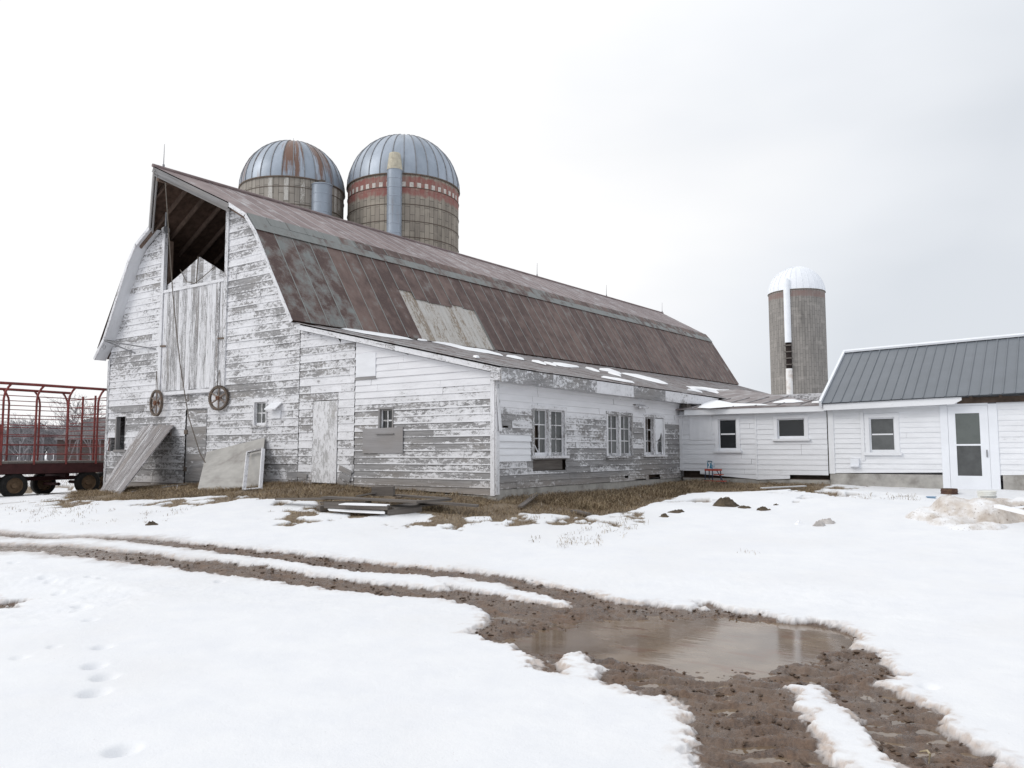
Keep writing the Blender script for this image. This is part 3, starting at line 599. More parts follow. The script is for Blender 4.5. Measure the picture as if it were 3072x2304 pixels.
# rafters seen through the open peak
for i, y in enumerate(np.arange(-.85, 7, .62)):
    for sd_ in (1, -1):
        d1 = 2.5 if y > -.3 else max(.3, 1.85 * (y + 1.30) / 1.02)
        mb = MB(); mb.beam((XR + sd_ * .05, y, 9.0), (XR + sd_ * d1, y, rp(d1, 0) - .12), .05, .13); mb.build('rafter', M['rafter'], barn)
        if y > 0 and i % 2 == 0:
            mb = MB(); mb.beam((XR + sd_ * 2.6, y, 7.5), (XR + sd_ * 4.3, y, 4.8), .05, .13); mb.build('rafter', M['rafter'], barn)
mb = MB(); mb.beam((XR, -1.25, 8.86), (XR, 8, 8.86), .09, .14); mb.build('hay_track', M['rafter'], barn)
mb = MB(); mb.box(-11.95, .10, 3.3, -11.78, .24, 7.7); mb.build('inner_post', M['rafter'], barn); mb = MB(); mb.box(-8.92, .10, 3.3, -8.76, .24, 7.9); mb.build('inner_post', M['rafter'], barn)
# rakes and soffits
tb = MB(); lead = [(1.85, 8.092), (2.57, 7.68), (2.95, 7.22), (4.46, 4.74)]
for sd_ in (1, -1):
    pr = lead if sd_ > 0 else [(1.85, 8.092), (2.57, 7.68), (2.95, 7.22), (4.15, 5.02), (4.66, 4.46)]
    sf = MB()
    for (a, za), (b, zb) in zip(pr[:-1], pr[1:]):
        nrm = Vector((-(zb - za) * 1.0, 0, (b - a))).normalized(); o = Vector((sd_ * nrm.x, 0, nrm.z))
        A, B = Vector((XR + sd_ * a, -.36, za)), Vector((XR + sd_ * b, -.36, zb))
        tb.beam(A - o * .045 + Vector((0, .012, 0)), B - o * .045 + Vector((0, .012, 0)), .024, .10, o, .25 + .2 * random.random())
        sf.face([A - o * .085 + Vector((0, .02, 0)), B - o * .085 + Vector((0, .02, 0)), B - o * .085 + Vector((0, .36, 0)), A - o * .085 + Vector((0, .36, 0))], None, random.random())
    sf.build('soffit', M['soffit'], barn); tb.build('rake_board', M['trim'], barn); tb = MB()
for sd_ in (1, -1):
    tb = MB(); A, B = Vector((XR, -1.37, 9.12)), Vector((XR + sd_ * 1.87, -.35, 8.05)); o = Vector((sd_ * .49, 0, .87))
    tb.beam(A - o * .06, B - o * .06, .03, .13, o, .9); tb.beam(A - o * .16 + Vector((0, .06, 0)), B - o * .16 + Vector((0, .06, 0)), .03, .09, o, .7); tb.build('hood_rake_board', M['bare_wood'], barn)
kick = MB(); zz = lambda y: SH * max(y, 0)
kick.face([(XR - 4.14, -.35, 5.03), (XR - 4.68, -.35, 4.46), (XR - 4.68, YE, 4.46 + zz(YE)), (XR - 4.14, YE, 5.03 + zz(YE))], None, .4, .4)
kick.build('eave_kick', M['roof_low'], barn)
# roof of the low wing
lr = MB(); zt_ = lambda y: 4.70 + SH * max(y, 0)
XT, XE = -5.80, .30; ys = [-.22 + .62 * i for i in range(50)]
for i in range(len(ys) - 1):
    ya, yb = ys[i], ys[i + 1]; r = random.random(); ln = math.hypot(XE - XT, 1.45); j = random.uniform(0, .01)
    P = [(XT, ya, zt_(ya) + j), (XE, ya, 3.27 + j), (XE, yb, 3.27 + j), (XT, yb, zt_(yb) + j)]
    lr.face(P, [(ya, 0), (ya, ln), (yb, ln), (yb, 0)], r, random.uniform(.36, .52))
    lr.beam(Vector(P[0]) + Vector((0, 0, .006)), Vector(P[1]) + Vector((0, 0, .006)), .03, .018, (0, 0, 1), random.random(), .5)
lr.build('wing_roof', M['roof_lean'], barn)
mb = MB(); mb.face([(XT, -.20, zt_(0) - .05), (XT, 30, zt_(30) - .05), (.24, 30, 3.24), (.24, -.20, 3.24)]); mb.build('wing_roof_deck', M['deck'], barn)
mb = MB(); y = -.2; prm = None
while y < 8.9: mb.box(.245, y, 2.97, .285, min(y + 1.9, 8.95) - .003, 3.255); y += 1.9
mb.prism([(.245, 8.953, 2.99), (.245, 8.953, 3.255), (.245, 11.38, 3.25), (.245, 11.2, 3.10), (.245, 10.4, 3.02)], (.025, 0, 0)); mb.build('fascia', M['fascia_old'], barn)
mb = MB(); mb.box(.0, -.175, 3.0, .25, -.02, 3.2); mb.build('eave_return', M['trim'], barn)
mb = MB(); mb.box(.02, 0, 2.985, .24, 11.2, 3.0); mb.build('soffit', M['soffit'], barn)
mb = MB(); mb.box(.04, 9.0, 2.72, .22, 9.3, 2.97); mb.build('rafter_end', M['lumber'], barn)
mb = MB(); x = XT
while x < .25:
    x2 = min(x + random.uniform(1.2, 2.2), .28); zz_ = lambda q: zt_(0) + (3.27 - zt_(0)) * (q - XT) / (XE - XT)
    mb.prism([(x, -.2, zz_(x) - .035), (x2 - .004, -.2, zz_(x2) - .035), (x2 - .004, -.2, zz_(x2) - .15), (x, -.2, zz_(x) - .15)], (0, .024, 0)); x = x2
mb.build('wing_rake_board', M['trim'], barn)
mb = MB(); mb.face([(XT, -.18, zt_(0) - .16), (.2, -.18, 3.13), (.2, .0, 3.13), (XT, .0, zt_(0) - .16)]); mb.build('wing_soffit', M['soffit'], barn)
# lightning rods on the ridge
for px, y_ in ((492, 0), (1612, 0), (1820, 0), (1987, 0)):
    lo_, hi_ = -1.3, 30.3
    for _ in range(40):
        mid = (lo_ + hi_) / 2; p = np.array([XR, mid, 9.2 + SH * max(mid, 0)]) - CAM
        if 1536 + F * np.dot(p, RT) / (np.dot(p, FW) * cp + p[2] * sp) < px: lo_ = mid
        else: hi_ = mid
    zb = 9.18 + SH * max(lo_, 0); mb = MB(); mb.tube([(XR, lo_, zb), (XR, lo_, zb + .25), (XR + .01, lo_, zb + (.62 if lo_ > 3 else .66))], [.014, .01, .005], 6); mb.tube([(XR, lo_, zb), (XR, lo_, zb + .10)], .03, 8); mb.build('lightning_rod', M['steel'], barn)
# bracket at the left eave
A = Vector(onY(313, 1022, -.38)); mb = MB(); mb.tube([A, Vector(onY(405, 1059, -.03))], .022, 6); mb.tube([A, Vector(onY(466, 1047, -.03))], .02, 6)
mb.tube([A + Vector((.0, 0, -.12 - .07)) + Vector((.07 * math.cos(t), 0, .07 * math.sin(t))) for t in np.linspace(0, 6.28, 14)], .01, 5); mb.build('eave_bracket', M['steel'], barn)

# ------------------------------------------------------------------ connecting shed
F2 = fr_front(8.9)
def H(px, py, y=8.9): q = onY(px, py, y); return float(q[0]), float(q[2])
shed = thing('shed', 'small low white shed linking the peeling barn to the milk house', 'shed', (2, 9, .8))
mb = MB(); siding(mb, F2, [(.03, .97), (.03, 2.75), (2.23, 2.75), (2.23, .85)], .137, [(.02, .62, .8, 1.06), (1.09, 1.79, 1.575, 2.59)], (2, 4), .014)
siding(mb, F2, [(2.25, .84), (2.25, 2.75), (4.10, 2.75), (4.10, .88)], .137, [(3.12, 4.2, .8, .985), (2.74, 3.62, 1.885, 2.55)], (2, 4), .014)
mb.build('wall', M['shed_white'], shed)
mb = MB(); fbox(mb, F2, .34, 1.0, 1.93, 2.62, .016, .03); mb.build('wall_patch', M['shed_white'], shed)
mb = MB(); fbox(mb, F2, 2.215, 2.265, .84, 2.62, .012, .026); mb.build('trim_board', M['shed_white'], shed); mb = MB(); fbox(mb, F2, .02, .12, 1.07, 2.62, .016, .03); mb.build('trim_board', M['shed_white'], shed)
mb = MB(); fbox(mb, F2, .02, 4.12, .84, 2.6, -.3, -.27); fbox(mb, F2, .05, 4.1, .84, .88, -.26, -.02); mb.build('dark_backing', M['dark_wood'], shed)  # dark backing gives the shed's low holes their shade as colour
mb = MB(); fbox(mb, F2, .1, 4.12, .35, .86, -.28, -.01); mb.build('foundation', M['concrete'], shed)
window(shed, F2, 1.18, 1.70, 1.63, 2.505, 1, 2, M['shed_white'], M['shed_white'], M['glass_dark'], case=.10, depth=.05, sill=.06, bars=.04)
window(shed, F2, 2.82, 3.54, 1.94, 2.47, 1, 1, M['shed_white'], M['shed_white'], M['glass_dark'], case=.09, depth=.05, sill=.06)
mb = MB(); fbox(mb, F2, .27, 4.09, 2.63, 2.79, .20, .225); mb.build('fascia', M['milk_white'], shed)
mb = MB(); fbox(mb, F2, .05, 4.09, 2.62, 2.635, .0, .20); mb.build('soffit', M['soffit'], shed)
def shed_plane(px, py):
    d = ray(px, py); k = .14; t = (2.815 + k * (CAM[1] - 8.66) - CAM[2]) / (d[2] - k * d[1]); return CAM + d * t
Cc = shed_plane(2216, 1168)
sr = MB(); zf = lambda y: 2.815 + .14 * (y - 8.66)
Q = [(-.6, 8.66, zf(8.66)), (4.10, 8.66, zf(8.66)), (4.10, 9.0, zf(9.0)), tuple(Cc), (float(Cc[0]) - 2, float(Cc[1]), zf(Cc[1]))]
sr.face(Q, [(q[0], q[1]) for q in Q], .4, .40); sr.face([(q[0], q[1], q[2] - .04) for q in Q][::-1], None, .5, .4)
sr.face([Q[0], (Q[0][0], Q[0][1], Q[0][2] - .04), (4.10, 8.66, zf(8.66) - .04), Q[1]], None, .4, .4)
sr.face([Q[3], Q[2], (4.10, float(Cc[1]) + 1, 2.4), (float(Cc[0]), float(Cc[1]) + 1, 2.6)], None, .4, .4)
for x in np.arange(.5, 4.1, .6): sr.beam((x, 8.66, zf(8.66) + .012), (x, min(11.8, 9 + (4.1 - x) * 1.6), zf(min(11.8, 9 + (4.1 - x) * 1.6)) + .012), .03, .03, (0, 0, 1), .5, .5)
sr.build('roof', M['roof_lean'], shed)

# ------------------------------------------------------------------ milk house
milk = thing('milk_house', 'clean white clapboard milk house with grey metal roof and a glazed storm door', 'milk house', (8, 9, .7))
TL = lambda x: .018 * (x - 4.14)
XM = 12.8
ml = MB(); wz = (5.03, 5.80, 1.50, 2.53); dz = (6.725, 7.895, .4, 2.75)
siding(ml, F2, [(4.15, 1.045), (4.15, 2.72), (XM, 2.86), (XM, 1.09)], .126, [wz, dz], (4, 7), .017)
ml.build('wall', M['milk_white'], milk)
mb = MB(); fbox(mb, F2, 4.13, 4.27, 1.03, 2.66, .018, .034); fbox(mb, F2, 4.92, 5.0, 1.36, 2.6, .018, .03); mb.build('corner_board', M['milk_white'], milk)
mb = MB(); fbox(mb, F2, 4.14, 6.74, .3, 1.035, -.25, .012); fbox(mb, F2, 7.95, XM, .3, 1.07, -.25, .012); mb.build('foundation', M['concrete'], milk)
mb = MB(); fbox(mb, F2, 4.2, XM, .9, 2.7, -.4, -.36); mb.box(XM - .06, 9, .4, XM, 13.9, 2.8); mb.box(4.14, 13.8, .4, XM, 13.9, 2.8); mb.box(4.14, 9, .4, 4.2, 13.8, 2.8)
mb.face([(4.16, 8.9, 2.8), (4.16, 13.9, 2.8), (4.16, 11.4, 4.3)]); mb.face([(XM, 8.9, 2.8), (XM, 13.9, 2.8), (XM, 11.4, 4.4)]); mb.build('back_wall', M['milk_white'], milk)
window(milk, F2, 5.12, 5.71, 1.57, 2.44, 1, 2, M['milk_white'], M['milk_white'], M['glass'], case=.10, depth=.05, sill=.07, bars=.035)
dr = MB()
fbox(dr, F2, 6.72, 6.88, .5, 2.70, -.05, .035); fbox(dr, F2, 7.72, 7.90, .5, 2.70, -.05, .035); fbox(dr, F2, 6.88, 7.72, 2.67, 2.74, -.05, .034)
dfr = dr.build('door_frame', M['white_metal'], milk)
dr = MB(); a0, a1 = 6.885, 7.715; P0, P1 = 7.04, 7.54
fbox(dr, F2, a0, P0, .62, 2.665, .0, .028); fbox(dr, F2, P1, a1, .62, 2.665, .0, .028); fbox(dr, F2, P0, P1, 2.49, 2.665, .001, .027); fbox(dr, F2, P0, P1, 1.725, 1.765, .001, .027); fbox(dr, F2, P0, P1, .62, 1.02, .001, .027)
dro = dr.build('storm_door', M['white_metal'], milk)
g = MB(); g.face([F2(P0, 1.765, .012), F2(P1, 1.765, .012), F2(P1, 2.49, .012), F2(P0, 2.49, .012)], None, .9); g.build('glass_pane', M['glass_mid'], dro)
g = MB(); g.face([F2(P0, 1.02, .012), F2(P1, 1.02, .012), F2(P1, 1.725, .012), F2(P0, 1.725, .012)], None, .0); g.build('glass_pane', M['glass'], dro)
g = MB(); g.tube([F2(7.66, 1.62, .03), F2(7.66, 1.60, .06), F2(7.66, 1.48, .06), F2(7.66, 1.46, .03)], .012, 6); g.build('handle', M['steel'], dro)
vb = MB(); a, z_ = H(2553, 1376); fbox(vb, F2, a, a + .20, z_ - .20, z_, .012, .09, .1); vb.prism([F2(a - .01, z_ - .22, .02), F2(a + .19, z_ - .22, .02), F2(a + .19, z_ - .20, .13), F2(a - .01, z_ - .20, .13)], (0, 0, .03)); vb.build('wall_flap', M['white_metal'], milk)
fb = MB(); fb.prism([(4.10, 8.60, 2.645), (7.05, 8.60, 2.70), (7.22, 8.60, 2.79), (7.22, 8.60, 2.865), (4.10, 8.60, 2.805)], (0, .025, 0)); fb.build('fascia', M['milk_white'], milk)
fb = MB()
for x in np.arange(7.4, XM, .6): fb.beam((x, 8.66, 2.80 + TL(x)), (x, 8.95, 2.86 + TL(x)), .05, .10)
fb.box(7.1, 8.83, 2.72, XM, 8.86, 2.86); fb.build('rafter_end', M['dark_wood'], milk)
mr_ = MB(); y0_, y1_ = 8.56, 11.4; xs = list(np.arange(4.06, XM + .1, .235))
def mz(x, y): f = (y - y0_) / (y1_ - y0_); return 2.83 + (4.44 - 2.83) * f + TL(x) * (1 + .4 * f)
for i in range(len(xs) - 1):
    a, b = xs[i], xs[i + 1]
    mr_.face([(a, y0_, mz(a, y0_)), (b, y0_, mz(b, y0_)), (b, y1_, mz(b, y1_)), (a, y1_, mz(a, y1_))], None, random.random())
    if i: mr_.beam((a, y0_, mz(a, y0_) + .006), (a, y1_, mz(a, y1_) + .006), .022 if i % 4 else .035, .024 if i % 4 else .032, (0, -.49, .87))
mr_.face([(xs[0], y1_, mz(xs[0], y1_)), (xs[-1], y1_, mz(xs[-1], y1_)), (xs[-1], 14.2, 2.95), (xs[0], 14.2, 2.85)], None)
mr_.face([(xs[0], y0_, mz(xs[0], y0_) - .02), (xs[0], y1_, mz(xs[0], y1_) - .02), (xs[-1], y1_, mz(xs[-1], y1_) - .02), (xs[-1], y0_, mz(xs[-1], y0_) - .02)], None)
mr_.build('roof', M['roof_milk'], milk)
tm = MB(); tm.beam((4.04, y0_ - .01, mz(4.04, y0_) - .02), (4.04, y1_, mz(4.04, y1_) - .02), .06, .17, (0, -.49, .87)); tm.build('rake_trim', M['white_metal'], milk)
tm = MB(); tm.beam((4.0, y1_ - .03, mz(4.0, y1_) + .02), (xs[-1], y1_ - .03, mz(xs[-1], y1_) + .02), .22, .05, (0, -.3, .95)); tm.build('ridge_cap', M['white_metal'], milk)

# ------------------------------------------------------------------ silos
def silo(label, px, depth, rad, py_rim, mat_stave, mat_dome, ngore, chute, rust_gores=(), hoops=(), seam_mat='steel', group='silos', z0=0.0, vis=8.0):
    c = onD(px, py_rim, depth); cx, cy, zr = map(float, c)
    t = thing('silo', label, 'silo', (cx, cy, z0)); tocam = math.atan2(CAM[1] - cy, CAM[0] - cx)
    b = MB(); n = 64; 
    for k in range(n):
        a0, a1 = 2 * math.pi * k / n, 2 * math.pi * (k + 1) / n; e0 = (math.cos(a0) * rad, math.sin(a0) * rad); e1 = (math.cos(a1) * rad, math.sin(a1) * rad)
        b.face([(cx + e0[0], cy + e0[1], z0), (cx + e1[0], cy + e1[1], z0), (cx + e1[0], cy + e1[1], zr), (cx + e0[0], cy + e0[1], zr)], [(a0 * rad, z0 - zr), (a1 * rad, z0 - zr), (a1 * rad, 0), (a0 * rad, 0)], .5)
    body = b.build('stave_wall', mat_stave, t, True)
    d = MB(); m = 14; rr = rad * 1.012; ribs = MB()
    for k in range(ngore):
        r = random.random()
        a0, a1 = [tocam + 2 * math.pi * (k + q) / ngore for q in (0, 1)]
        rel = ((k + .5) / ngore + .5) % 1 - .5
        pr = .75 if any(abs(rel - g) < .5 / ngore for g in rust_gores) else 0.0
        for sub in range(2):
            b0, b1 = a0 + (a1 - a0) * sub / 2, a0 + (a1 - a0) * (sub + 1) / 2
            for i in range(m):
                t0, t1 = math.pi / 2 * i / m, math.pi / 2 * (i + 1) / m
                P = lambda a, q: (cx + rr * math.cos(q) * math.cos(a), cy + rr * math.cos(q) * math.sin(a), zr + rr * math.sin(q))
                d.face([P(b0, t0), P(b1, t0), P(b1, t1), P(b0, t1)], [(b0 * rr, t0 * rr), (b1 * rr, t0 * rr), (b1 * rr, t1 * rr), (b0 * rr, t1 * rr)], r, pr * (.35 + .65 * i / m))
        ribs.tube([(cx + (rr + .012) * math.cos(q) * math.cos(a0), cy + (rr + .012) * math.cos(q) * math.sin(a0), zr + (rr + .012) * math.sin(q)) for q in np.linspace(0, 1.53, 12)], .022, 5)
    dm = d.build('dome', mat_dome, t, True); ribs.build('dome_rib', M[seam_mat], dm)
    rm = MB(); rm.tube([(cx + (rad * 1.014) * math.cos(a), cy + (rad * 1.014) * math.sin(a), zr) for a in np.linspace(0, 2 * math.pi, 49)], .04, 6); rm.build('dome_rim', M['iron'], t)
    for hz in hoops:
        hb = MB(); hb.tube([(cx + (rad + .012) * math.cos(a), cy + (rad + .012) * math.sin(a), zr - hz) for a in np.linspace(0, 2 * math.pi, 49)], .018, 5); hb.build('hoop', M['iron'], t)
    return t, cx, cy, zr, tocam
STA = stave_mat('silo_staves', (.30, .27, .235), (.37, .34, .30), None)
STB = stave_mat('silo_staves_red_band', (.30, .265, .225), (.375, .335, .28), (-.80, .08, .5, (.29, .12, .105)))
STC = stave_mat('far_silo_staves', (.25, .235, .22), (.30, .28, .26), (-.55, -.02, .3, (.23, .165, .15)))
tA, ax_, ay_, azr, aa = silo('stave silo with a rust streaked dome, behind the barn nearest its open peak', 878, 38.0, 2.42, 580, STA, M['dome_rusty'], 30, None, (-.19, -.02, .015, .10, .13, .22), (.45, 1.25, 2.0, 2.7, 3.4))
tB, bx_, by_, bzr, ba = silo('tall silo with a red painted band of white squares under its clean metal dome', 1211, 38.8, 2.70, 577, STB, M['dome'], 30, None, (), (.62, 1.42, 2.2, 2.95, 3.7, 4.45, 5.2))
tC, cx_, cy_, czr, ca = silo('distant grey concrete silo with a white dome and white chute standing alone', 2389, 72.0, 2.42, 882, STC, M['white_metal'], 28, None, (), (), 'white_metal')
mb = MB(); mb.tube([(ax_, ay_, azr + 2.40), (ax_ - .03, ay_, azr + 2.75)], [.016, .006], 5); mb.build('antenna', M['steel'], tA)
def on_silo(px, py, cx, cy, rad):
    d = ray(px, py); ox, oy = CAM[0] - cx, CAM[1] - cy; a = d[0] ** 2 + d[1] ** 2; b = ox * d[0] + oy * d[1]; c = ox * ox + oy * oy - rad * rad
    return CAM + d * ((-b - math.sqrt(max(0, b * b - a * c))) / a)
for (t_, c_, rd, px, ptop, pw, cap) in ((tA, (ax_, ay_), 2.42, 966, 560, 62, False), (tB, (bx_, by_), 2.70, 1184, 512, 46, True)):
    p = on_silo(px, ptop, c_[0], c_[1], rd + .15); dd = np.dot(p - CAM, FW); rc = pw / 2 * dd / F; zt = p[2]
    ch = MB(); ch.lathe((p[0], p[1], 0), [(rc, zt - 8), (rc, zt)], 20, rnd=.2); 
    for hz in np.arange(.0, 5.5, .42): ch.lathe((p[0], p[1], zt - hz), [(rc, -.02), (rc + .014, 0), (rc, .02)], 20, rnd=.9)
    if not cap: ch.lathe((p[0], p[1], zt), [(rc, 0), (rc + .04, .02), (rc + .02, .06), (0.0, .10)], 20, rnd=.3)
    cho = ch.build('chute', M['dome'], t_, 40)
    if cap:
        ch = MB(); ch.lathe((p[0], p[1], zt), [(rc + .02, 0), (rc * .78, .75), (rc * .72, .80)], 20); ch.build('chute_cap', plain_mat('cream_cap', (.52, .48, .38), .7, .3, .15, 6, dirt=((.2, .15, .1), .4)), cho)
    else:
        ch = MB(); ch.box(p[0] - .1, p[1] - .1, zt + .08, p[0] + .1, p[1] + .1, zt + .3); ch.build('chute_latch', M['iron'], cho)
M['sqw'] = plain_mat('worn_white_squares', (.56, .52, .48), .8, .2, .25, 9)
for k in range(-9, 10):
    a = ba + k * .132; e = Vector((math.cos(a), math.sin(a), 0)); s_ = Vector((-e.y, e.x, 0)); c0 = Vector((bx_, by_, bzr - .50)) + e * 2.71
    sq = MB(); q = [c0 + s_ * u + Vector((0, 0, v)) for u, v in ((-.09, -.12), (.09, -.12), (.09, .12), (-.09, .12))]; sq.face(q, None, random.random()); sq.build('white_square', M['sqw'], tB)
M['stv'] = paint_mat('stave_paint_remains', -.02, (0, 1, 0), (1.0, 1.5), .12, paint=(.62, .60, .56), wood=((.30, .27, .23), (.22, .20, .17)), keep=0)
for k in range(-8, 9):
    if random.random() < .6:
        a = aa + k * .15 + .03; e = Vector((math.cos(a), math.sin(a), 0)); s_ = Vector((-e.y, e.x, 0)); h0 = random.uniform(.9, 1.25)
        for (z0_, z1_) in ((.05, h0),): sq = MB(); sq.face([Vector((ax_, ay_, azr - v)) + e * 2.425 + s_ * u for u, v in ((-.10, z1_), (.10, z1_), (.10, z0_), (-.10, z0_))], [(0, 0), (0, .2), (1.2, .2), (1.2, 0)], random.random()); sq.build('whitewashed_stave', M['stv'], tA)
#'stave_paint_remains', .04, (0, 1, 0), (1.5, 7), .3, paint=(.62, .60, .56), wood=((.30, .27, .23), (.22, .20, .17))), tA)
p = on_silo(2375, 885, cx_, cy_, 2.42 + .1); ch = MB(); q = on_silo(2362, 850, cx_, cy_, 2.5)
e = Vector((p[0] - cx_, p[1] - cy_, 0)).normalized()
pc = on_silo(2364, 1000, cx_, cy_, 2.5); rc = .28
zA, zB_, zC, zD = [float(onD(2360, y_, np.dot(pc - CAM, FW))[2]) for y_ in (842, 1028, 1106, 1230)]
ch.lathe((pc[0], pc[1], 0), [(rc, zB_), (rc, zA - .3), (rc * .9, zA), (rc * .5, zA + .2), (0, zA + .22)], 16); cho = ch.build('chute', M['white_metal'], tC, 40)
ch = MB(); ch.lathe((pc[0], pc[1], 0), [(rc, 0), (rc, zC)], 16); ch.build('chute', plain_mat('rust_spotted_white', (.78, .77, .76), .6, .3, .05, 3, dirt=((.35, .2, .1), .5)), tC, 40)
ch = MB(); ch.lathe((pc[0] - e.x * .12, pc[1] - e.y * .12, 0), [(rc * .9, zC), (rc * .9, zB_)], 14)
ch.build('chute_gap', plain_mat('dark_hatch', (.03, .022, .02), .8, .2, .3, 4), tC)
for hz in np.linspace(zC + .3, zB_ - .3, 4):
    ch = MB(); ch.box(pc[0] - .3, pc[1] - .3, hz, pc[0] + .3, pc[1] + .3, hz + .09); ch.build('hatch_rung', M['lumber'], tC)
# ------------------------------------------------------------------ ground: snow, mud, bare grass
def gpoly(pts): return np.array([onG(*p)[:2] for p in pts])
def sdist(x, y, P, closed=True):
    """signed distance to a polygon (negative inside), or plain distance to a polyline"""
    d2 = np.full(x.shape, 1e9); ins = np.zeros(x.shape, bool); n = len(P)
    for i in range(n if closed else n - 1):
        a, b = P[i], P[(i + 1) % n]; e = b - a; wx, wy = x - a[0], y - a[1]
        t = np.clip((wx * e[0] + wy * e[1]) / (e @ e + 1e-12), 0, 1); d2 = np.minimum(d2, (wx - e[0] * t) ** 2 + (wy - e[1] * t) ** 2)
        if closed:
            c = (a[1] > y) != (b[1] > y)
            with np.errstate(divide='ignore', invalid='ignore'): ins ^= c & (x < (b[0] - a[0]) * (y - a[1]) / (b[1] - a[1] + 1e-15) + a[0])
    d = np.sqrt(d2); return np.where(ins, -d, d) if closed else d
MUD = gpoly([(1350, 1706), (1496, 1715), (1605, 1736), (1685, 1751), (1761, 1764), (1874, 1791), (1951, 1793), (2005, 1809), (2078, 1811), (2110, 1794), (2157, 1803), (2175, 1812), (2285, 1827), (2346, 1845), (2425, 1849), (2495, 1858), (2539, 1871), (2574, 1893), (2574, 1915),
    (2548, 1933), (2618, 1946), (2649, 1981), (2702, 2021), (2662, 2047), (2715, 2065), (2750, 2095), (2803, 2131), (2847, 2183), (2922, 2227), (2979, 2262), (3023, 2304), (3120, 2420), (3200, 2600), (2160, 2600), (2130, 2420), (2115, 2304), (2093, 2264), (2064, 2173), (2024, 2101), (1907, 2071), (1812, 2055), (1787, 2028), (1831, 1999),
    (1769, 1991), (1736, 1957), (1681, 1969), (1685, 2002), (1667, 2015), (1619, 2002), (1616, 1973), (1561, 1951), (1532, 1933), (1459, 1911), (1405, 1893), (1452, 1857), (1485, 1827), (1434, 1806), (1350, 1791)])
ISL = [gpoly([(1200, 1693), (1350, 1720), (1496, 1740), (1605, 1766), (1678, 1786), (1732, 1806), (1678, 1809), (1605, 1795), (1496, 1773), (1350, 1747), (1200, 1722)]),
       gpoly([(2364, 2056), (2451, 2051), (2495, 2078), (2583, 2166), (2649, 2227), (2711, 2304), (2790, 2420), (2850, 2600), (2610, 2600), (2560, 2420), (2530, 2304), (2482, 2240), (2407, 2157), (2381, 2109)]),
       gpoly([(2095, 1806), (2120, 1799), (2140, 1808), (2115, 1816)])]
PUD = gpoly([(1823, 1846), (1896, 1840), (2150, 1838), (2346, 1854), (2500, 1866), (2555, 1885), (2560, 1905), (2473, 1940), (2386, 1968), (2300, 1984), (2232, 1996), (2166, 2006), (2060, 1990), (1960, 1964), (1878, 1955), (1787, 1940), (1678, 1933), (1568, 1926), (1514, 1911), (1605, 1889), (1696, 1871), (1787, 1846)])
TR1 = gpoly([(-300, 1592), (0, 1605), (169, 1617), (260, 1612), (413, 1622), (572, 1640), (796, 1663), (1100, 1694), (1350, 1712), (1500, 1730)])
TR2 = gpoly([(-300, 1628), (0, 1644), (180, 1650), (298, 1661), (497, 1681), (746, 1703), (1100, 1748), (1350, 1770), (1480, 1795)])
LEFTMUD = gpoly([(-200, 1765), (0, 1766), (70, 1775), (95, 1795), (60, 1806), (0, 1812), (-200, 1830)])
_low = [(194, 1495), (209, 1500), (318, 1505), (398, 1502), (547, 1495), (622, 1490), (700, 1492), (741, 1488), (834, 1498), (955, 1506), (952, 1537), (1152, 1541), (1249, 1535), (1310, 1535), (1392, 1551), (1530, 1543), (1644, 1543), (1746, 1552), (1847, 1543), (1908, 1537), (1941, 1524), (1990, 1508), (2051, 1496), (2108, 1489),
        (2120, 1476), (2271, 1478), (2407, 1479), (2434, 1486), (2461, 1472), (2478, 1462)]
BARE = np.array([*gpoly(_low), (4.2, 9.4), (-.4, 9.4), (-.4, .4), (-14.6, .4), (-15.4, .6), onG(268, 1462)[:2], onG(240, 1476)[:2]])
BARE2 = gpoly([(-400, 1500), (0, 1484), (120, 1470), (230, 1456), (305, 1443), (305, 1418), (0, 1418), (-400, 1420)])
ang = np.concatenate([np.linspace(-180, -46, 50)[:-1], np.linspace(-46, -36, 40)[:-1], np.linspace(-36, 36, 860), np.linspace(36, 46, 40)[1:], np.linspace(46, 180, 50)[1:]])
rad = np.concatenate([np.linspace(.4, 2.6, 8)[:-1], np.geomspace(2.6, 27, 640), np.geomspace(27, 1500, 60)[1:]])
AA, RR = np.meshgrid(R(1) * ang, rad); gx = CAM[0] + RR * (FW[0] * np.cos(AA) + RT[0] * np.sin(AA)); gy = CAM[1] + RR * (FW[1] * np.cos(AA) + RT[1] * np.sin(AA))
shp = gx.shape; x = gx.ravel(); y = gy.ravel(); near = RR.ravel() < 40
zb = base_z(x, y)
mud = np.zeros(len(x)); dirt = np.zeros(len(x)); bare = np.zeros(len(x)); slush = np.zeros(len(x)); pud = np.full(len(x), 9.0)
X_, Y_ = x[near], y[near]; NZ = fbm(X_ * 4, Y_ * 4, 3, 5); NF = fbm(X_ * 14, Y_ * 14, 5, 4); NL = fbm(X_ * .9, Y_ * .9, 9, 4)
dm = sdist(X_, Y_, MUD)
for I in ISL: dm = np.maximum(dm, -sdist(X_, Y_, I))
along = X_ * FW[0] + Y_ * FW[1]
t1 = sdist(X_, Y_, TR1, False) - .20 + .10 * np.clip(NL + .15, -.3, .6); t2 = sdist(X_, Y_, TR2, False) - .24
pu_ = (X_ - CAM[0]) * RT[0] + (Y_ - CAM[1]) * RT[1]; fadeL = smooth(-3.6, -6.2, pu_)
t1 = t1 + .12 * smooth(-5.2, -6.4, pu_) * smooth(-8.6, -7.4, pu_)
dm = np.minimum(np.minimum(dm, t1), t2); dl = sdist(X_, Y_, LEFTMUD); dm = np.minimum(dm, dl + .14 + NZ * .5)
dmn = dm + NZ * .24 + NF * .13 + .05 * fbm(X_ * 40, Y_ * 40, 15, 3)
mudn = smooth(.022, -.022, dmn)
mud[near] = mudn
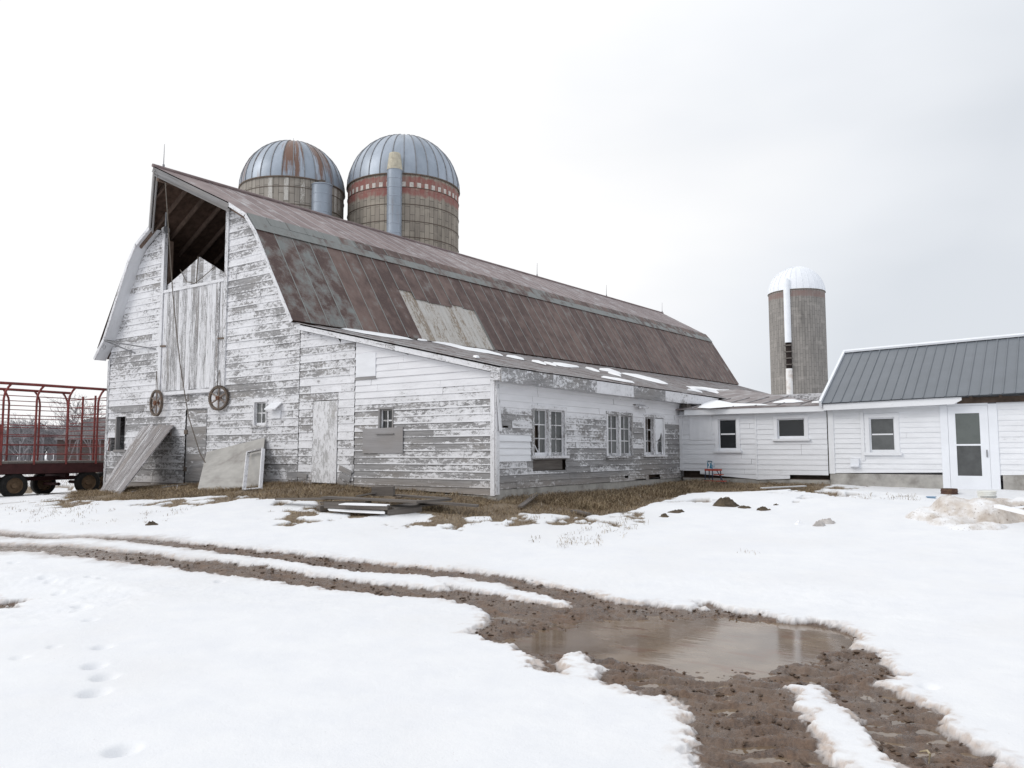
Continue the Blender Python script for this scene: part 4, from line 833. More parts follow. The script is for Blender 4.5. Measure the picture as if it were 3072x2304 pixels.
dirt[near] = np.clip(np.maximum(smooth(.15, -.02, dmn + NF * .15) * (.5 + NZ), smooth(.07, .03, dmn + NF * .08) * smooth(-.16, .10, NL + .4 * NZ)), 0, 1) * (1 - mudn)
slush[near] = smooth(.35, .0, np.minimum(t1, t2) + NZ * .5) * (.25 + .75 * fadeL) * smooth(-.05, .25, NF + .2 * fadeL + .05)
db = np.minimum(sdist(X_, Y_, BARE), sdist(X_, Y_, BARE2))
patch_z = smooth(2.6, .1, db)
streak = fbm(X_ * 2.2, Y_ * 2.2, 21, 5)
band = fbm(X_ * .55, Y_ * .55, 33, 2)
bn = np.maximum(smooth(.07, -.07, db + NZ * .30 + NF * .12), smooth(.0, .05, streak + .40 * patch_z - .40 + .35 * band) * (db < 2.4))
bare[near] = bn * (1 - mudn)
z = zb.copy(); zn = zb[near]
pd_ = sdist(X_, Y_, PUD); pud[near] = pd_
snow = 1 - np.maximum(mudn, bn)
lip = smooth(.012, .055, dmn); farf = smooth(8.5, 11.5, along - (CAM[0] * FW[0] + CAM[1] * FW[1]))
ZW = -.055
kk = smooth(0, 1.7, dmn); zq = zn * (1 - (1 - farf) * (1 - kk)) + (ZW + .034) * (1 - farf) * (1 - kk)
zs_ = zq + (.026 - .006 * farf) * lip * (1 - bn) + .040 * fbm(X_ * .7, Y_ * .7, 41, 3) * kk + .008 * fbm(X_ * 5, Y_ * 5, 43, 3) + .008 * smooth(.25, .05, dmn) * fbm(X_ * 9, Y_ * 9, 47, 3)
inm = -np.minimum(dmn, 0)
rut = .060 * fbm(X_ * 3.2, Y_ * 3.2, 51, 3) + .050 * fbm(X_ * 11, Y_ * 11, 57, 3) + .022 * fbm(X_ * 34, Y_ * 34, 53, 3)
tdir = onG(2980, 2270)[:2] - onG(2600, 1980)[:2]; tdir /= np.linalg.norm(tdir); s_t = X_ * tdir[0] + Y_ * tdir[1]; l_t = -X_ * tdir[1] + Y_ * tdir[0]
rut = rut + .016 * np.clip(np.sin(6.283 * (s_t / .17 + .9 * np.abs((l_t * 2.1) % 1 - .5))) + .2, -.6, .8) * smooth(-.12, .1, fbm(X_ * 1.1, Y_ * 1.1, 91, 3) + .04)
pm_ = smooth(.22, -.22, pd_ + NZ * .5)
zm_ = (ZW + .016 + rut * (1 - .6 * pm_) - .075 * pm_) * (1 - farf) + (zn - .012 + rut * .5) * farf
zg_ = zn + .12 * fbm(X_ * 2.0, Y_ * 2.0, 61, 4) - .012
zz = zs_ * (1 - mudn) + zm_ * mudn; zz = zz * (1 - bn * (1 - mudn)) + zg_ * bn * (1 - mudn)
for (px, py, rx, dp) in [(305, 1953, .11, .05), (282, 2008, .12, .07), (313, 2038, .13, .07), (282, 2086, .14, .08), (367, 2264, .13, .09), (270, 1868, .1, .04), (240, 1815, .12, .05), (232, 1832, .1, .04), (176, 1764, .1, .05), (135, 1728, .12, .05), (150, 1737, .1, .04), (268, 1725, .08, .05), (303, 1730, .07, .04), (660, 1732, .1, .06), (40, 1687, .1, .04),
                         (58, 1982, .10, .03), (160, 1950, .08, .03), (2785, 2062, .10, .04), (2690, 2112, .08, .04), (1480, 1760, .05, .02)]:
    c = onG(px, py); rx *= .55; dp *= .85; u = ((X_ - c[0]) * RT[0] + (Y_ - c[1]) * RT[1]) / rx; v = ((X_ - c[0]) * FW[0] + (Y_ - c[1]) * FW[1]) / (rx * 1.1)
    zz -= dp * np.exp(-(u * u + v * v) ** 1.5) * snow
for (px, py, rx, ry, hh) in [(2450, 1484, 1.5, .5, .10), (2200, 1500, 2.2, .8, .12), (2620, 1486, 1.3, .3, .05), (2990, 1478, 1.0, .3, .05), (2010, 1530, 1.2, .6, .10)]:
    c = onG(px, py); zz += hh * np.exp(-((X_ - c[0]) / rx) ** 2 - ((Y_ - c[1]) / ry) ** 2) * (1 - bn)
z[near] = zz
gh_grid = z.reshape(shp)
def ground_at(px_, py_):
    """height of the finished ground at a point (nearest grid node)"""
    dx, dy = px_ - CAM[0], py_ - CAM[1]; a = math.degrees(math.atan2(dx * RT[0] + dy * RT[1], dx * FW[0] + dy * FW[1])); r = math.hypot(dx, dy)
    return float(gh_grid[min(len(rad) - 1, np.searchsorted(rad, r)), min(len(ang) - 1, np.searchsorted(ang, a))])
NR, NA = shp
ii = (np.arange(NR - 1)[:, None] * NA + np.arange(NA - 1)[None]).ravel()
FQ = np.stack([ii, ii + 1, ii + NA + 1, ii + NA], 1)
cls = np.zeros(len(FQ), int); fm = mud[FQ].mean(1); fb = bare[FQ].mean(1); cls[fb > .5] = 2; cls[fm > .5] = 1
def ground_mat():
    t = T('ground'); o = t.uv((1, 1, 1), kind='OBJ'); mu, di, ba, sl_ = t.attr('mud'), t.attr('dirt'), t.attr('bare'), t.attr('slush')
    a = t.noise(o, 2.2, 5, .6); b = t.noise(o, 14, 5, .65); c = t.noise(o, 60, 4, .65); d = t.noise(o, 5, 5, .62)
    snow_c = t.mix(t.mr(a, .3, .7), (.765, .775, .80), (.82, .825, .835))
    snow_c = t.mix(t.mr(t.noise(o, 38, 3, .7), .70, .76, 0, .55), snow_c, (.33, .28, .24)); snow_c = t.mix(t.mr(t.noise(o, .55, 3, .5), .5, .75, 0, .5), snow_c, (.72, .715, .72))
    snow_c = t.mix(t.ma('MULTIPLY', di, t.mr(b, .3, .7, .55, 1.0)), snow_c, (.44, .345, .28))
    snow_c = t.mix(t.ma('MULTIPLY', sl_, .55), snow_c, (.36, .31, .285))
    mud_c = t.mix(t.mr(t.ma('MULTIPLY_ADD', c, .5, t.ma('MULTIPLY', d, .7)), .42, .78), (.050, .028, .018), (.185, .115, .074))
    mud_c = t.mix(t.mr(a, .42, .62, 0, .7), mud_c, (.165, .122, .094))
    mud_c = t.mix(t.ma('MULTIPLY', sl_, t.mr(b, .4, .6)), mud_c, (.27, .235, .215))
    br_c = t.mix(t.mr(b, .3, .7), (.13, .095, .062), (.30, .235, .16)); br_c = t.mix(t.mr(a, .45, .62, 0, .6), br_c, (.16, .115, .075))
    col = t.mix(ba, snow_c, br_c); col = t.mix(mu, col, mud_c)
    wet = t.mr(t.ma('MULTIPLY_ADD', d, .6, t.ma('MULTIPLY', b, .4)), .44, .62, .10, .65)
    ro = t.ma('ADD', t.ma('MULTIPLY', wet, mu), t.ma('MULTIPLY', t.ma('SUBTRACT', 1.0, mu), .75))
    h = t.ma('MULTIPLY_ADD', b, .8, t.ma('MULTIPLY', c, .5)); hs_ = t.ma('MULTIPLY', h, t.ma('MULTIPLY_ADD', t.ma('MAXIMUM', mu, ba), .8, .30))
    t.bump(hs_, .6, .03)
    return t.fin(col, ro, .5)
M['ground'] = ground_mat()
VV = np.stack([x, y, z], 1)
for k, nm in ((0, 'snow_ground'), (1, 'muddy_track'), (2, 'bare_ground')):
    f = FQ[cls == k]; u, inv = np.unique(f, return_inverse=True); f = inv.reshape(f.shape)
    me = bpy.data.meshes.new(nm); me.vertices.add(len(u)); me.vertices.foreach_set('co', VV[u].astype(np.float32).ravel())
    me.loops.add(f.size); me.loops.foreach_set('vertex_index', f.astype(np.int32).ravel()); me.polygons.add(len(f))
    me.polygons.foreach_set('loop_start', np.arange(0, f.size, 4, dtype=np.int32)); me.polygons.foreach_set('loop_total', np.full(len(f), 4, np.int32))
    me.polygons.foreach_set('use_smooth', np.ones(len(f), bool)); me.update(calc_edges=True)
    for an, dat in (('mud', mud), ('dirt', dirt), ('bare', bare), ('slush', slush)):
        at = me.attributes.new(an, 'FLOAT', 'POINT'); at.data.foreach_set('value', dat[u].astype(np.float32))
    me.materials.append(M['ground']); o = bpy.data.objects.new(nm, me); COL.objects.link(o); o['kind'] = 'structure'
# standing melt water
pc_ = PUD.mean(0); zw = ZW
wm = T('puddle_water'); o_ = wm.uv((1, 1, 1), kind='OBJ')
wcol = wm.mix(wm.mr(wm.noise(o_, 1.3, 4, .6), .4, .62), (.13, .088, .055), (.23, .168, .115)); wcol = wm.mix(wm.mr(wm.noise(wm.uv((1.0, 3.0, 1), kind='OBJ'), 2.0, 4, .6), .56, .66, 0, .8), wcol, (.14, .065, .03))
wm.bump(wm.noise(wm.uv((4, 14, 1), kind='OBJ'), 1.0, 3), .06, .01); M['water'] = wm.fin(wcol, .07, .45)
mb = MB(); q = gpoly([(1480, 1815), (2200, 1800), (2480, 1850), (2600, 1900), (2700, 2020), (2990, 2260), (3150, 2500), (2160, 2500), (2060, 2160), (1800, 2040), (1500, 1930), (1380, 1885)]); mb.face([(p[0], p[1], zw) for p in q])
tag(mb.build('puddle', M['water']), kind='structure')

# crumbs of earth lying on the mud
mi = np.where((mud > .9) & (RR.ravel() < 13) & (np.abs(AA.ravel()) < R(44)))[0]; mi = mi[(z[mi] > ZW - .004) | (RR.ravel()[mi] > 9)]
mi = mi[fbm(x[mi] * 2.5, y[mi] * 2.5, 81, 3) > rng.uniform(-.25, .3, len(mi))]; pr_ = RR.ravel()[mi] ** 2; mi = rng.choice(mi, 1700, p=pr_ / pr_.sum())
oc = np.array([(1, 0, 0), (0, 1, 0), (-1, 0, 0), (0, -1, 0), (0, 0, 1), (0, 0, -.6), (.6, .6, .45), (-.6, .6, .45), (-.6, -.6, .45), (.6, -.6, .45)], float)
ofc = [(0, 6, 9), (0, 1, 6), (1, 7, 6), (1, 2, 7), (2, 8, 7), (2, 3, 8), (3, 9, 8), (3, 0, 9), (6, 7, 4), (7, 8, 4), (8, 9, 4), (9, 6, 4), (1, 0, 5), (2, 1, 5), (3, 2, 5), (0, 3, 5)]
cl = MB()
for k in mi:
    s_ = .005 + .017 * rng.random() ** 3; a_ = rng.random() * 6.28; q = oc * s_ * rng.uniform(.6, 1.4, (10, 3)) * np.array([1.3, .9, .75]); q = np.stack([q[:, 0] * math.cos(a_) - q[:, 1] * math.sin(a_), q[:, 0] * math.sin(a_) + q[:, 1] * math.cos(a_), q[:, 2]], 1) + np.array([x[k] + rng.normal(0, .02), y[k] + rng.normal(0, .02), z[k] + s_ * .2])
    i0 = len(cl.v); cl.v += [tuple(v) for v in q]; cl.f += [tuple(i0 + i for i in f) for f in ofc]; r = rng.random(); cl.r += [r] * 16; cl.p += [0.0] * 16; cl.uv += [(0, 0)] * 48
tag(cl.build('earth_crumbs', plain_mat('earth_crumbs', (.095, .064, .045), .75, .3, .45, 18)), kind='stuff')
# dead grass
def blades(name, pts, ln, wd, lean, mat, tilt=None):
    n = len(pts); a = rng.uniform(0, 2 * math.pi, n); l = ln[0] + (ln[1] - ln[0]) * rng.random(n) ** 1.5; le = rng.uniform(lean[0], lean[1], n)
    dx, dy = np.cos(a), np.sin(a); wv = wd * rng.uniform(.6, 1.3, n); px, py = -dy * wv, dx * wv
    if tilt is not None: dx = dx * .6 + tilt[0]; dy = dy * .6 + tilt[1]
    b = np.asarray(pts); m = b + np.stack([dx * l * le * .35, dy * l * le * .35, l * .62], 1); tp = b + np.stack([dx * l * le, dy * l * le, l * (1.0 - .55 * np.clip(le, 0, 1.3))], 1)
    P = np.stack([px, py, np.zeros(n)], 1); V_ = np.stack([b - P, b + P, m + P * .8, m - P * .8, tp], 1).reshape(-1, 3)
    i = np.arange(n) * 5; me = bpy.data.meshes.new(name)
    lp = np.concatenate([np.stack([i, i + 1, i + 2, i + 3], 1).ravel(), np.stack([i + 3, i + 2, i + 4], 1).ravel()]).astype(np.int32)
    tot = np.concatenate([np.full(n, 4), np.full(n, 3)]).astype(np.int32); st = np.concatenate([[0], np.cumsum(tot)[:-1]]).astype(np.int32)
    me.vertices.add(len(V_)); me.vertices.foreach_set('co', V_.astype(np.float32).ravel()); me.loops.add(len(lp)); me.loops.foreach_set('vertex_index', lp)
    me.polygons.add(2 * n); me.polygons.foreach_set('loop_start', st); me.polygons.foreach_set('loop_total', tot); me.update(calc_edges=True)
    at = me.attributes.new('rnd', 'FLOAT', 'FACE'); r = rng.random(n); at.data.foreach_set('value', np.concatenate([r, r]).astype(np.float32))
    me.materials.append(mat); o = bpy.data.objects.new(name, me); COL.objects.link(o); return o
gm = T('dead_grass'); r_ = gm.attr('rnd'); gc = gm.nt.nodes.new('ShaderNodeValToRGB'); gm.put(gc.inputs[0], r_)
for p_, c_ in ((0, (.13, .085, .05)), (.45, (.27, .195, .12)), (.8, (.38, .30, .20)), (1, (.48, .40, .28))):
    e_ = gc.color_ramp.elements[0] if p_ == 0 else (gc.color_ramp.elements[1] if p_ == 1 else gc.color_ramp.elements.new(p_)); e_.position = p_; e_.color = (*c_, 1)
gn_ = gm.noise(gm.uv((1, 1, 1), kind='OBJ'), 1.6, 4, .6); M['grass'] = gm.fin(gm.mul(gc.outputs[0], gm.mix(gm.mr(gn_, .35, .65), (.50, .46, .42), (1.1, 1.06, 1.0))), .85, .15)
def scatter(n, poly, extra=None):
    lo, hi = poly.min(0), poly.max(0); out = []
    while len(out) < n:
        q = rng.uniform(lo, hi, (n * 2, 2)); d = sdist(q[:, 0], q[:, 1], poly); q = q[d + .25 * fbm(q[:, 0] * 4, q[:, 1] * 4, 3, 4) < 0]
        if extra is not None: q = q[extra(q)]
        out += list(q)
    return np.array(out[:n])
def on_ground(q): return np.array([(a, b, ground_at(a, b) - .01) for a, b in q])
inside = lambda q: ~((q[:, 1] > .02) & (q[:, 0] < .03)) & ~((q[:, 1] > 8.9) & (q[:, 0] < 4.1))
clump = lambda q: inside(q) & (fbm(q[:, 0] * 1.7, q[:, 1] * 1.7, 71, 4) > rng.uniform(-.28, .14, len(q)))
tag(blades('dry_grass', on_ground(scatter(46000, BARE, clump)), (.05, .15), .0032, (1.3, 2.6), M['grass']), kind='stuff')
sw = np.array([(.45, .2), (2.2, .4), (1.9, 4), (1.5, 8.3), (.5, 8.5)])
tag(blades('dry_grass', on_ground(scatter(13000, sw, clump)), (.10, .28), .0036, (1.0, 2.4), M['grass']), kind='stuff')
tag(blades('dry_grass', on_ground(scatter(6000, BARE2)), (.08, .3), .006, (.3, 1.2), M['grass']), kind='stuff')
pp = []
fb_idx = np.where((bare > .5) & (RR.ravel() < 22))[0]
sel = fb_idx[sdist(x[fb_idx], y[fb_idx], BARE) > .02]
if len(sel):
    s_ = rng.choice(sel, 5000); pp += [(x[i] + rng.normal(0, .02), y[i] + rng.normal(0, .02), z[i] - .01) for i in s_]
for (px0, px1, py0, py1, cnt) in ((1590, 1800, 1618, 1645, 26), (1700, 1880, 1590, 1625, 22), (1750, 1960, 1560, 1600, 30), (0, 300, 1505, 1560, 60), (60, 560, 1530, 1575, 40), (1250, 1750, 1555, 1580, 45), (2240, 2260, 1655, 1665, 3), (2540, 2760, 1492, 1506, 30)):
    for _ in range(cnt):
        c = onG(rng.uniform(px0, px1), rng.uniform(py0, py1)); k = rng.integers(2, 9)
        for _ in range(k): a, b = c[0] + rng.normal(0, .05), c[1] + rng.normal(0, .05); pp.append((a, b, ground_at(a, b) - .01))
tag(blades('dry_grass', np.array(pp), (.03, .11), .0028, (.3, 1.3), M['grass']), kind='stuff')
# ------------------------------------------------------------------ snow lying on the roofs
def on_surf(px, py, f, t0=8, t1=75):
    d = ray(px, py); ts = np.linspace(t0, t1, 6000); p = CAM[None] + d[None] * ts[:, None]; h = p[:, 2] - f(p[:, 0], p[:, 1])
    s_ = np.where(np.sign(h[1:]) != np.sign(h[:-1]))[0]
    if not len(s_): return None
    i = s_[0]; return CAM + d * (ts[i] + (ts[i + 1] - ts[i]) * h[i] / (h[i] - h[i + 1]))
f_lean = lambda x, y: 3.27 + (XE - x) / (XE - XT) * (4.70 + SH * np.maximum(y, 0) - 3.27) + .02
f_shed = lambda x, y: 2.815 + .14 * (y - 8.66) + .012
def patch_mesh(mb, poly, f, th):
    P = [on_surf(px, py, f) for px, py in poly]
    if any(p is None for p in P): return
    P = [Vector(p) for p in P]; c = sum(P, Vector()) / len(P); n = len(P)
    T1 = [c + (p - c) * .86 + Vector((0, 0, th)) for p in P]; C = c + Vector((0, 0, th * 1.15))
    for i in range(n):
        j = (i + 1) % n; mb.face([P[i], P[j], T1[j], T1[i]]); mb.face([T1[i], T1[j], C])
def strip(pts, half):
    n = len(pts); up = [(x_, y_ - half * min(1, 1.3 * math.sin(math.pi * (i + .25) / (n - .5)))) for i, (x_, y_) in enumerate(pts)]; dn = [(x_, y_ + half * min(1, 1.3 * math.sin(math.pi * (i + .25) / (n - .5)))) for i, (x_, y_) in enumerate(pts)]
    return up + dn[::-1]
Z5 = lambda L_: [(1000 + a / 4.424, 860 + b / 4.424) for a, b in L_]
Z6 = lambda L_: [(1400 + a / 3.16, 720 + b / 3.16) for a, b in L_]
Z4 = lambda L_: [(1900 + a / 4.148, 880 + b / 4.148) for a, b in L_]
rs = MB()
for pl in (Z5([(10, 537), (90, 538), (170, 525), (235, 545), (300, 545), (360, 575), (430, 565), (540, 600), (700, 640), (860, 665), (1070, 708), (860, 690), (650, 660), (400, 620), (200, 580)]),
           strip(Z5([(1115, 703), (1180, 708), (1250, 718)]), 2.5), strip(Z5([(1310, 733), (1480, 757), (1740, 822), (1900, 848), (2000, 866), (2212, 900)]), 3.2), strip(Z5([(1855, 932), (1900, 937), (1940, 945)]), 2),
           strip(Z6([(0, 1030), (100, 1045), (190, 1060), (345, 1098)]), 3.5), strip(Z6([(375, 1100), (460, 1113), (545, 1135)]), 3.2), strip(Z6([(615, 1147), (680, 1158), (755, 1182)]), 3), strip(Z6([(730, 1162), (790, 1175), (850, 1195)]), 2.4),
           strip(Z6([(810, 1168), (880, 1182), (950, 1193), (1065, 1205)]), 4), strip(Z6([(1125, 1212), (1190, 1228), (1260, 1250)]), 3), strip(Z6([(1255, 1225), (1350, 1235), (1465, 1270)]), 4.5), strip(Z6([(1340, 1258), (1400, 1270), (1465, 1293)]), 3),
           strip(Z6([(1465, 1262), (1610, 1290), (1720, 1318), (1830, 1345), (1910, 1366)]), 4.5), strip(Z6([(1275, 1299), (1430, 1325), (1590, 1355)]), 2.4),
           Z4([(650, 1155), (830, 1165), (1050, 1200), (1180, 1200), (1300, 1245), (1400, 1275), (1480, 1266), (1580, 1260), (1635, 1325), (1570, 1325), (1420, 1295), (1280, 1258), (1150, 1275), (1040, 1245), (900, 1213), (740, 1195)]),
           strip(Z4([(670, 1202), (740, 1206), (860, 1234)]), 2.4), strip(Z4([(1340, 1317), (1450, 1328), (1560, 1345)]), 1.8)):
    patch_mesh(rs, pl, f_lean, .035)
tag(rs.build('roof_snow', M['snow'], None, 50), kind='stuff')
rs = MB()
for pl in (Z4([(800, 1424), (860, 1372), (960, 1332), (1050, 1337), (1170, 1362), (1240, 1377), (1480, 1386), (1620, 1386), (1700, 1392), (1480, 1396), (1200, 1412), (950, 1430)]),
           [(2316, 1209), (2355, 1200), (2380, 1199), (2412, 1205), (2380, 1208)], [(2434, 1208.5), (2452, 1205), (2466, 1206), (2460, 1209)]): patch_mesh(rs, pl, f_shed, .03)
tag(rs.build('roof_snow', M['snow'], None, 50), kind='stuff')

# ------------------------------------------------------------------ things leaning on and hanging from the gable
def V3(p): return Vector([float(q) for q in p])
def plank_panel(name, label, cat, TL_, TR_, BR_, BL_, n, mat, th=.03, gap=.008):
    t = MB(); TL_, TR_, BR_, BL_ = map(V3, (TL_, TR_, BR_, BL_)); nn = (TR_ - TL_).cross(BL_ - TL_).normalized() * th
    for i in range(n):
        a, b = i / n, (i + 1) / n - gap; o = nn * random.uniform(-.3, .3); e = random.uniform(-.02, .02)
        p = [TL_.lerp(TR_, a), TL_.lerp(TR_, b), BL_.lerp(BR_, b), BL_.lerp(BR_, a)]; ex = (p[3] - p[0]) * e
        A = [p[0] + o - ex, p[1] + o - ex, p[2] + o + ex, p[3] + o + ex]; r = random.random()
        w1, l1 = (p[1] - p[0]).length, (p[3] - p[0]).length
        uv = [(0, 0), (0, w1), (l1, w1), (l1, 0)]; ou = random.random() * 9; uv = [(u + ou, v + i) for u, v in uv]
        B = [q + nn for q in A]; t.face(A, uv, r); t.face(B[::-1], uv[::-1], r)
        for k in range(4): t.face([A[k], B[k], B[(k + 1) % 4], A[(k + 1) % 4]], None, r)
    o = t.build(name, mat); return tag(o, label, cat)
pl = plank_panel('leaning_plank_door', 'old planked door with streaky peeling paint leaning steeply against the gable near its left corner', 'plank door', onY(429, 1275, -.10), onY(519, 1278, -.10), onG(361, 1481), onG(296, 1476), 6, M['plank_panel'])
b1_, b2_ = V3(onY(450, 1300, -.22)), V3(onY(505, 1305, -.22))
mb = MB(); mb.beam(V3(onY(455, 1299, -.12)), V3(onY(512, 1302, -.12)), .05, .10); mb.build('batten', M['lumber'], pl)
pw = MB(); A = [V3(onY(*q, -.06)) for q in ((620, 1356), (794, 1313))]; B_ = [V3(onG(780, 1458)), V3(onG(591, 1474))]
n_ = 14; dn = (A[1] - A[0]).cross(B_[1] - A[0]).normalized() * .014
for i in range(n_):
    a0_, a1_ = i / n_, (i + 1) / n_; pt = [A[0].lerp(A[1], a0_), A[0].lerp(A[1], a1_), B_[1].lerp(B_[0], a1_), B_[1].lerp(B_[0], a0_)]
    l_ = [(q - A[0]).length for q in pt]; w_ = (A[1] - A[0]).length; h_ = (B_[1] - A[0]).length
    uv_ = [(a0_ * w_, 0), (a1_ * w_, 0), (a1_ * w_, h_), (a0_ * w_, h_)]; pw.face(pt, uv_, .4); pw.face([q + dn for q in pt][::-1], uv_[::-1], .4)
for p_, q_ in ((A[0], A[1]), (A[1], B_[0]), (B_[0], B_[1]), (B_[1], A[0])): pw.face([p_, p_ + dn, q_ + dn, q_], None, .9)
pwo = pw.build('leaning_plywood', M['plywood'], None, 50); tag(pwo, 'weathered grey plywood sheet leaning on the gable beneath the small four pane window', 'plywood sheet')
fw = MB(); q = [V3(onY(744, 1357, -.42)), V3(onY(790, 1346, -.36)), V3(onG(781, 1466)), V3(onG(732, 1470))]
for i in range(4): fw.beam(q[i], q[(i + 1) % 4], .03, .085, (0, -1, .3))
tag(fw.build('leaning_window_frame', M['trim']), 'empty white window frame leaning on the grey plywood sheet', 'window frame')
# iron wheels hung by wires
def iron_wheel(label, px, py, rpx, th, teeth, ptop):
    c = V3(onY(px, py, -.13)); dd = float(np.dot(np.array(c) - CAM, FW)); r = rpx / F * dd; n = Vector((math.sin(th), -math.cos(th), 0)); s = Vector((math.cos(th), math.sin(th), 0)); u = Vector((0, 0, 1))
    t = thing('cast_iron_gear', label, 'gear', c, 'cast iron gears hung on the gable'); b = MB()
    b.lathe(c, [(r * .86, -.03), (r, -.035), (r, .035), (r * .86, .03), (r * .86, -.03)], 40, n)
    if teeth:
        for k in range(44):
            a = 2 * math.pi * k / 44; e = s * math.cos(a) + u * math.sin(a); f = -s * math.sin(a) + u * math.cos(a); b.obox(c + e * r * 1.03, (e, f, n), (r * .045, .010, .028))
    b.build('rim', M['iron'], t, 40)
    b = MB(); b.lathe(c, [(0, -.07), (r * .16, -.07), (r * .16, .07), (r * .07, .07), (r * .06, -.06)], 18, n); b.build('hub', plain_mat('rust_hub', (.19, .09, .055), .7, .3, .3, 12), t, 40)
    for k in range(6):
        a = math.pi * 2 * k / 6 + .52; e = s * math.cos(a) + u * math.sin(a); b = MB(); b.tube([c + e * r * .12, c + e * r * .88], [.026, .019], 8); b.build('spoke', plain_mat('spoke_iron', (.24, .19, .16), .7, .3, .25, 10) if k == 0 and 'spk' not in M else M['spk'] if 'spk' in M else M['iron'], t)
        if k == 0 and 'spk' not in M: M['spk'] = bpy.data.materials['spoke_iron']
    w_ = MB(); p = V3(onY(*ptop, -.03)); w_.tube([c + u * r - s * .05, p], .008, 5); w_.tube([c + u * r + s * .05, p], .008, 5); w_.build('hanging_wire', M['rope'], t); return t
iron_wheel('spoked iron wheel seen nearly edge on, hanging left of the hay door sill', 469, 1209, 40, R(-7.5), False, (469, 1113))
iron_wheel('toothed iron gear wheel with spokes, hanging by the hay door\'s right foot', 656, 1194, 35.5, R(13.6), True, (657, 1110))
mb = MB(); e = V3(onY(564, 1180, -.1)); mb.tube([e + Vector((0, .06, .05)), e, e + Vector((.0, 0, -.12))], .01, 5); mb.tube([e + Vector((.05 * math.sin(t_), 0, -.17 + .05 * math.cos(t_))) for t_ in np.linspace(0, 6.28, 12)], .009, 5); mb.build('iron_ring', M['iron'], barn)
rp_ = [V3(onY(496, 548, -1.2)), V3(onY(505, 682, -1.05)), V3(onY(512, 790, -.95)), V3(onY(518, 871, -.9)), V3(onY(525, 950, -.85)), V3(onY(540, 1092, -.75)), V3(onY(565, 1248, -.65)), V3(onY(600, 1360, -.6)), V3(onY(640, 1430, -.58)), V3(onG(668, 1460))]
mb = MB(); mb.tube(rp_, .013, 6); solo(mb, 'rope', M['rope'], 'long dark rope trailing from the open hay peak down to the grass', 'rope')
mb = MB(); c = V3(onY(497, 690, -.45)); mb.lathe(c, [(0, -.05), (.10, -.05), (.10, .05), (0, .05)], 14, (1, 0, 0)); mb.tube([c + Vector((0, 0, .5)), c, c + Vector((.02, 0, -.22))], .025, 6)
solo(mb, 'pulley', M['steel'], 'grey iron pulley block hanging at the left side of the open hay peak', 'pulley')

# ------------------------------------------------------------------ lumber heap
def lay(px0, py0, px1, py1, h0, h1, w_, th, label, mat='lumber', name='plank', cat='plank', roll=0.0):
    a = V3(onG(px0, py0, h0)); b = V3(onG(px1, py1, h1)); m = MB(); m.beam(a, b, w_, th, (roll, 0, 1)); o = solo(m, name, M[mat], label, cat, 'boards in the heap on the grass'); return o
Z7 = lambda a, b: (930 + a / 4.022, 1440 + b / 4.022)
lay(*Z7(185, 208), *Z7(1330, 262), .20, .24, .26, .035, 'long wide grey board across the top of the lumber heap')
lay(834, 1497, *Z7(560, 222), .12, .20, .18, .03, 'thin board reaching farthest left from the lumber heap')
lay(*Z7(1030, 185), *Z7(1640, 222), .14, .16, .24, .03, 'board at the rear right of the lumber heap, nearest the wing wall')
lay(*Z7(1290, 258), *Z7(2030, 312), .17, .12, .20, .04, 'long board jutting farthest right from the lumber heap over the grass')
lay(*Z7(185, 305), *Z7(950, 332), .13, .14, .10, .09, 'brown squared timber along the front of the lumber heap under a strip of snow')
lay(*Z7(160, 270), *Z7(700, 268), .12, .18, .20, .03, 'board lying behind the brown squared timber in the heap')
lay(*Z7(980, 335), *Z7(1560, 268), .12, .10, .26, .03, 'tilted grey board at the front right of the lumber heap', roll=.15)
lay(*Z7(1170, 270), *Z7(1690, 232), .20, .17, .14, .04, 'slanting narrow board crossing the right half of the lumber heap')
lay(*Z7(600, 192), *Z7(800, 155), .16, .24, .22, .03, 'dark short board propped behind the stub of beam on the heap')
mb = MB(); a = V3(onG(*Z7(755, 192), .17)); b = V3(onG(*Z7(1012, 192), .17)); mb.beam(a + Vector((0, 0, .09)), b + Vector((0, 0, .09)), .18, .17); solo(mb, 'beam_stub', M['lumber'], 'short thick brown beam stub standing on top of the lumber heap', 'beam')
mb = MB(); mb.lathe(V3(onG(*Z7(1060, 212), .18)), [(0, 0), (.05, .0), (.045, .03), (0, .03)], 12); mb.tube([V3(onG(*Z7(1040, 210), .18)), V3(onG(*Z7(1110, 205), .24))], .02, 6); solo(mb, 'iron_fitting', M['iron'], 'small rusty iron fitting beside the beam stub on the heap', 'iron scrap')
lay(*Z7(930, 395), *Z7(1330, 350), .05, .05, .16, .10, 'dark rotten timber lowest at the front right of the heap')
lay(*Z7(100, 345), *Z7(260, 320), .05, .06, .2, .1, 'dark timber end at the left foot of the heap')
ss = MB()
for pts in ([(345, 290), (430, 275), (640, 278), (965, 293), (925, 305), (640, 300)], [(215, 345), (300, 338), (560, 352), (860, 362), (905, 385), (900, 400), (560, 385), (230, 362)]):
    P = [V3(onG(*Z7(a, b), .19 if pts[0][0] > 300 else .08)) for a, b in pts]; ss.prism(P, (0, 0, -.015))
tag(ss.build('snow_on_boards', M['snow']), kind='stuff')
lay(*(1400 + 395 / 2.458, 1380 + 345 / 2.458), *(1400 + 510 / 2.458, 1380 + 258 / 2.458), .03, .10, .10, .03, 'short grey board leaning in the long grass below the first wing window', name='board', cat='board')
lay(*(1400 + 790 / 2.458, 1380 + 372 / 2.458), *(1400 + 900 / 2.458, 1380 + 400 / 2.458), .03, .03, .14, .03, 'small flat board in the grass at the edge of the snow', name='board', cat='board')
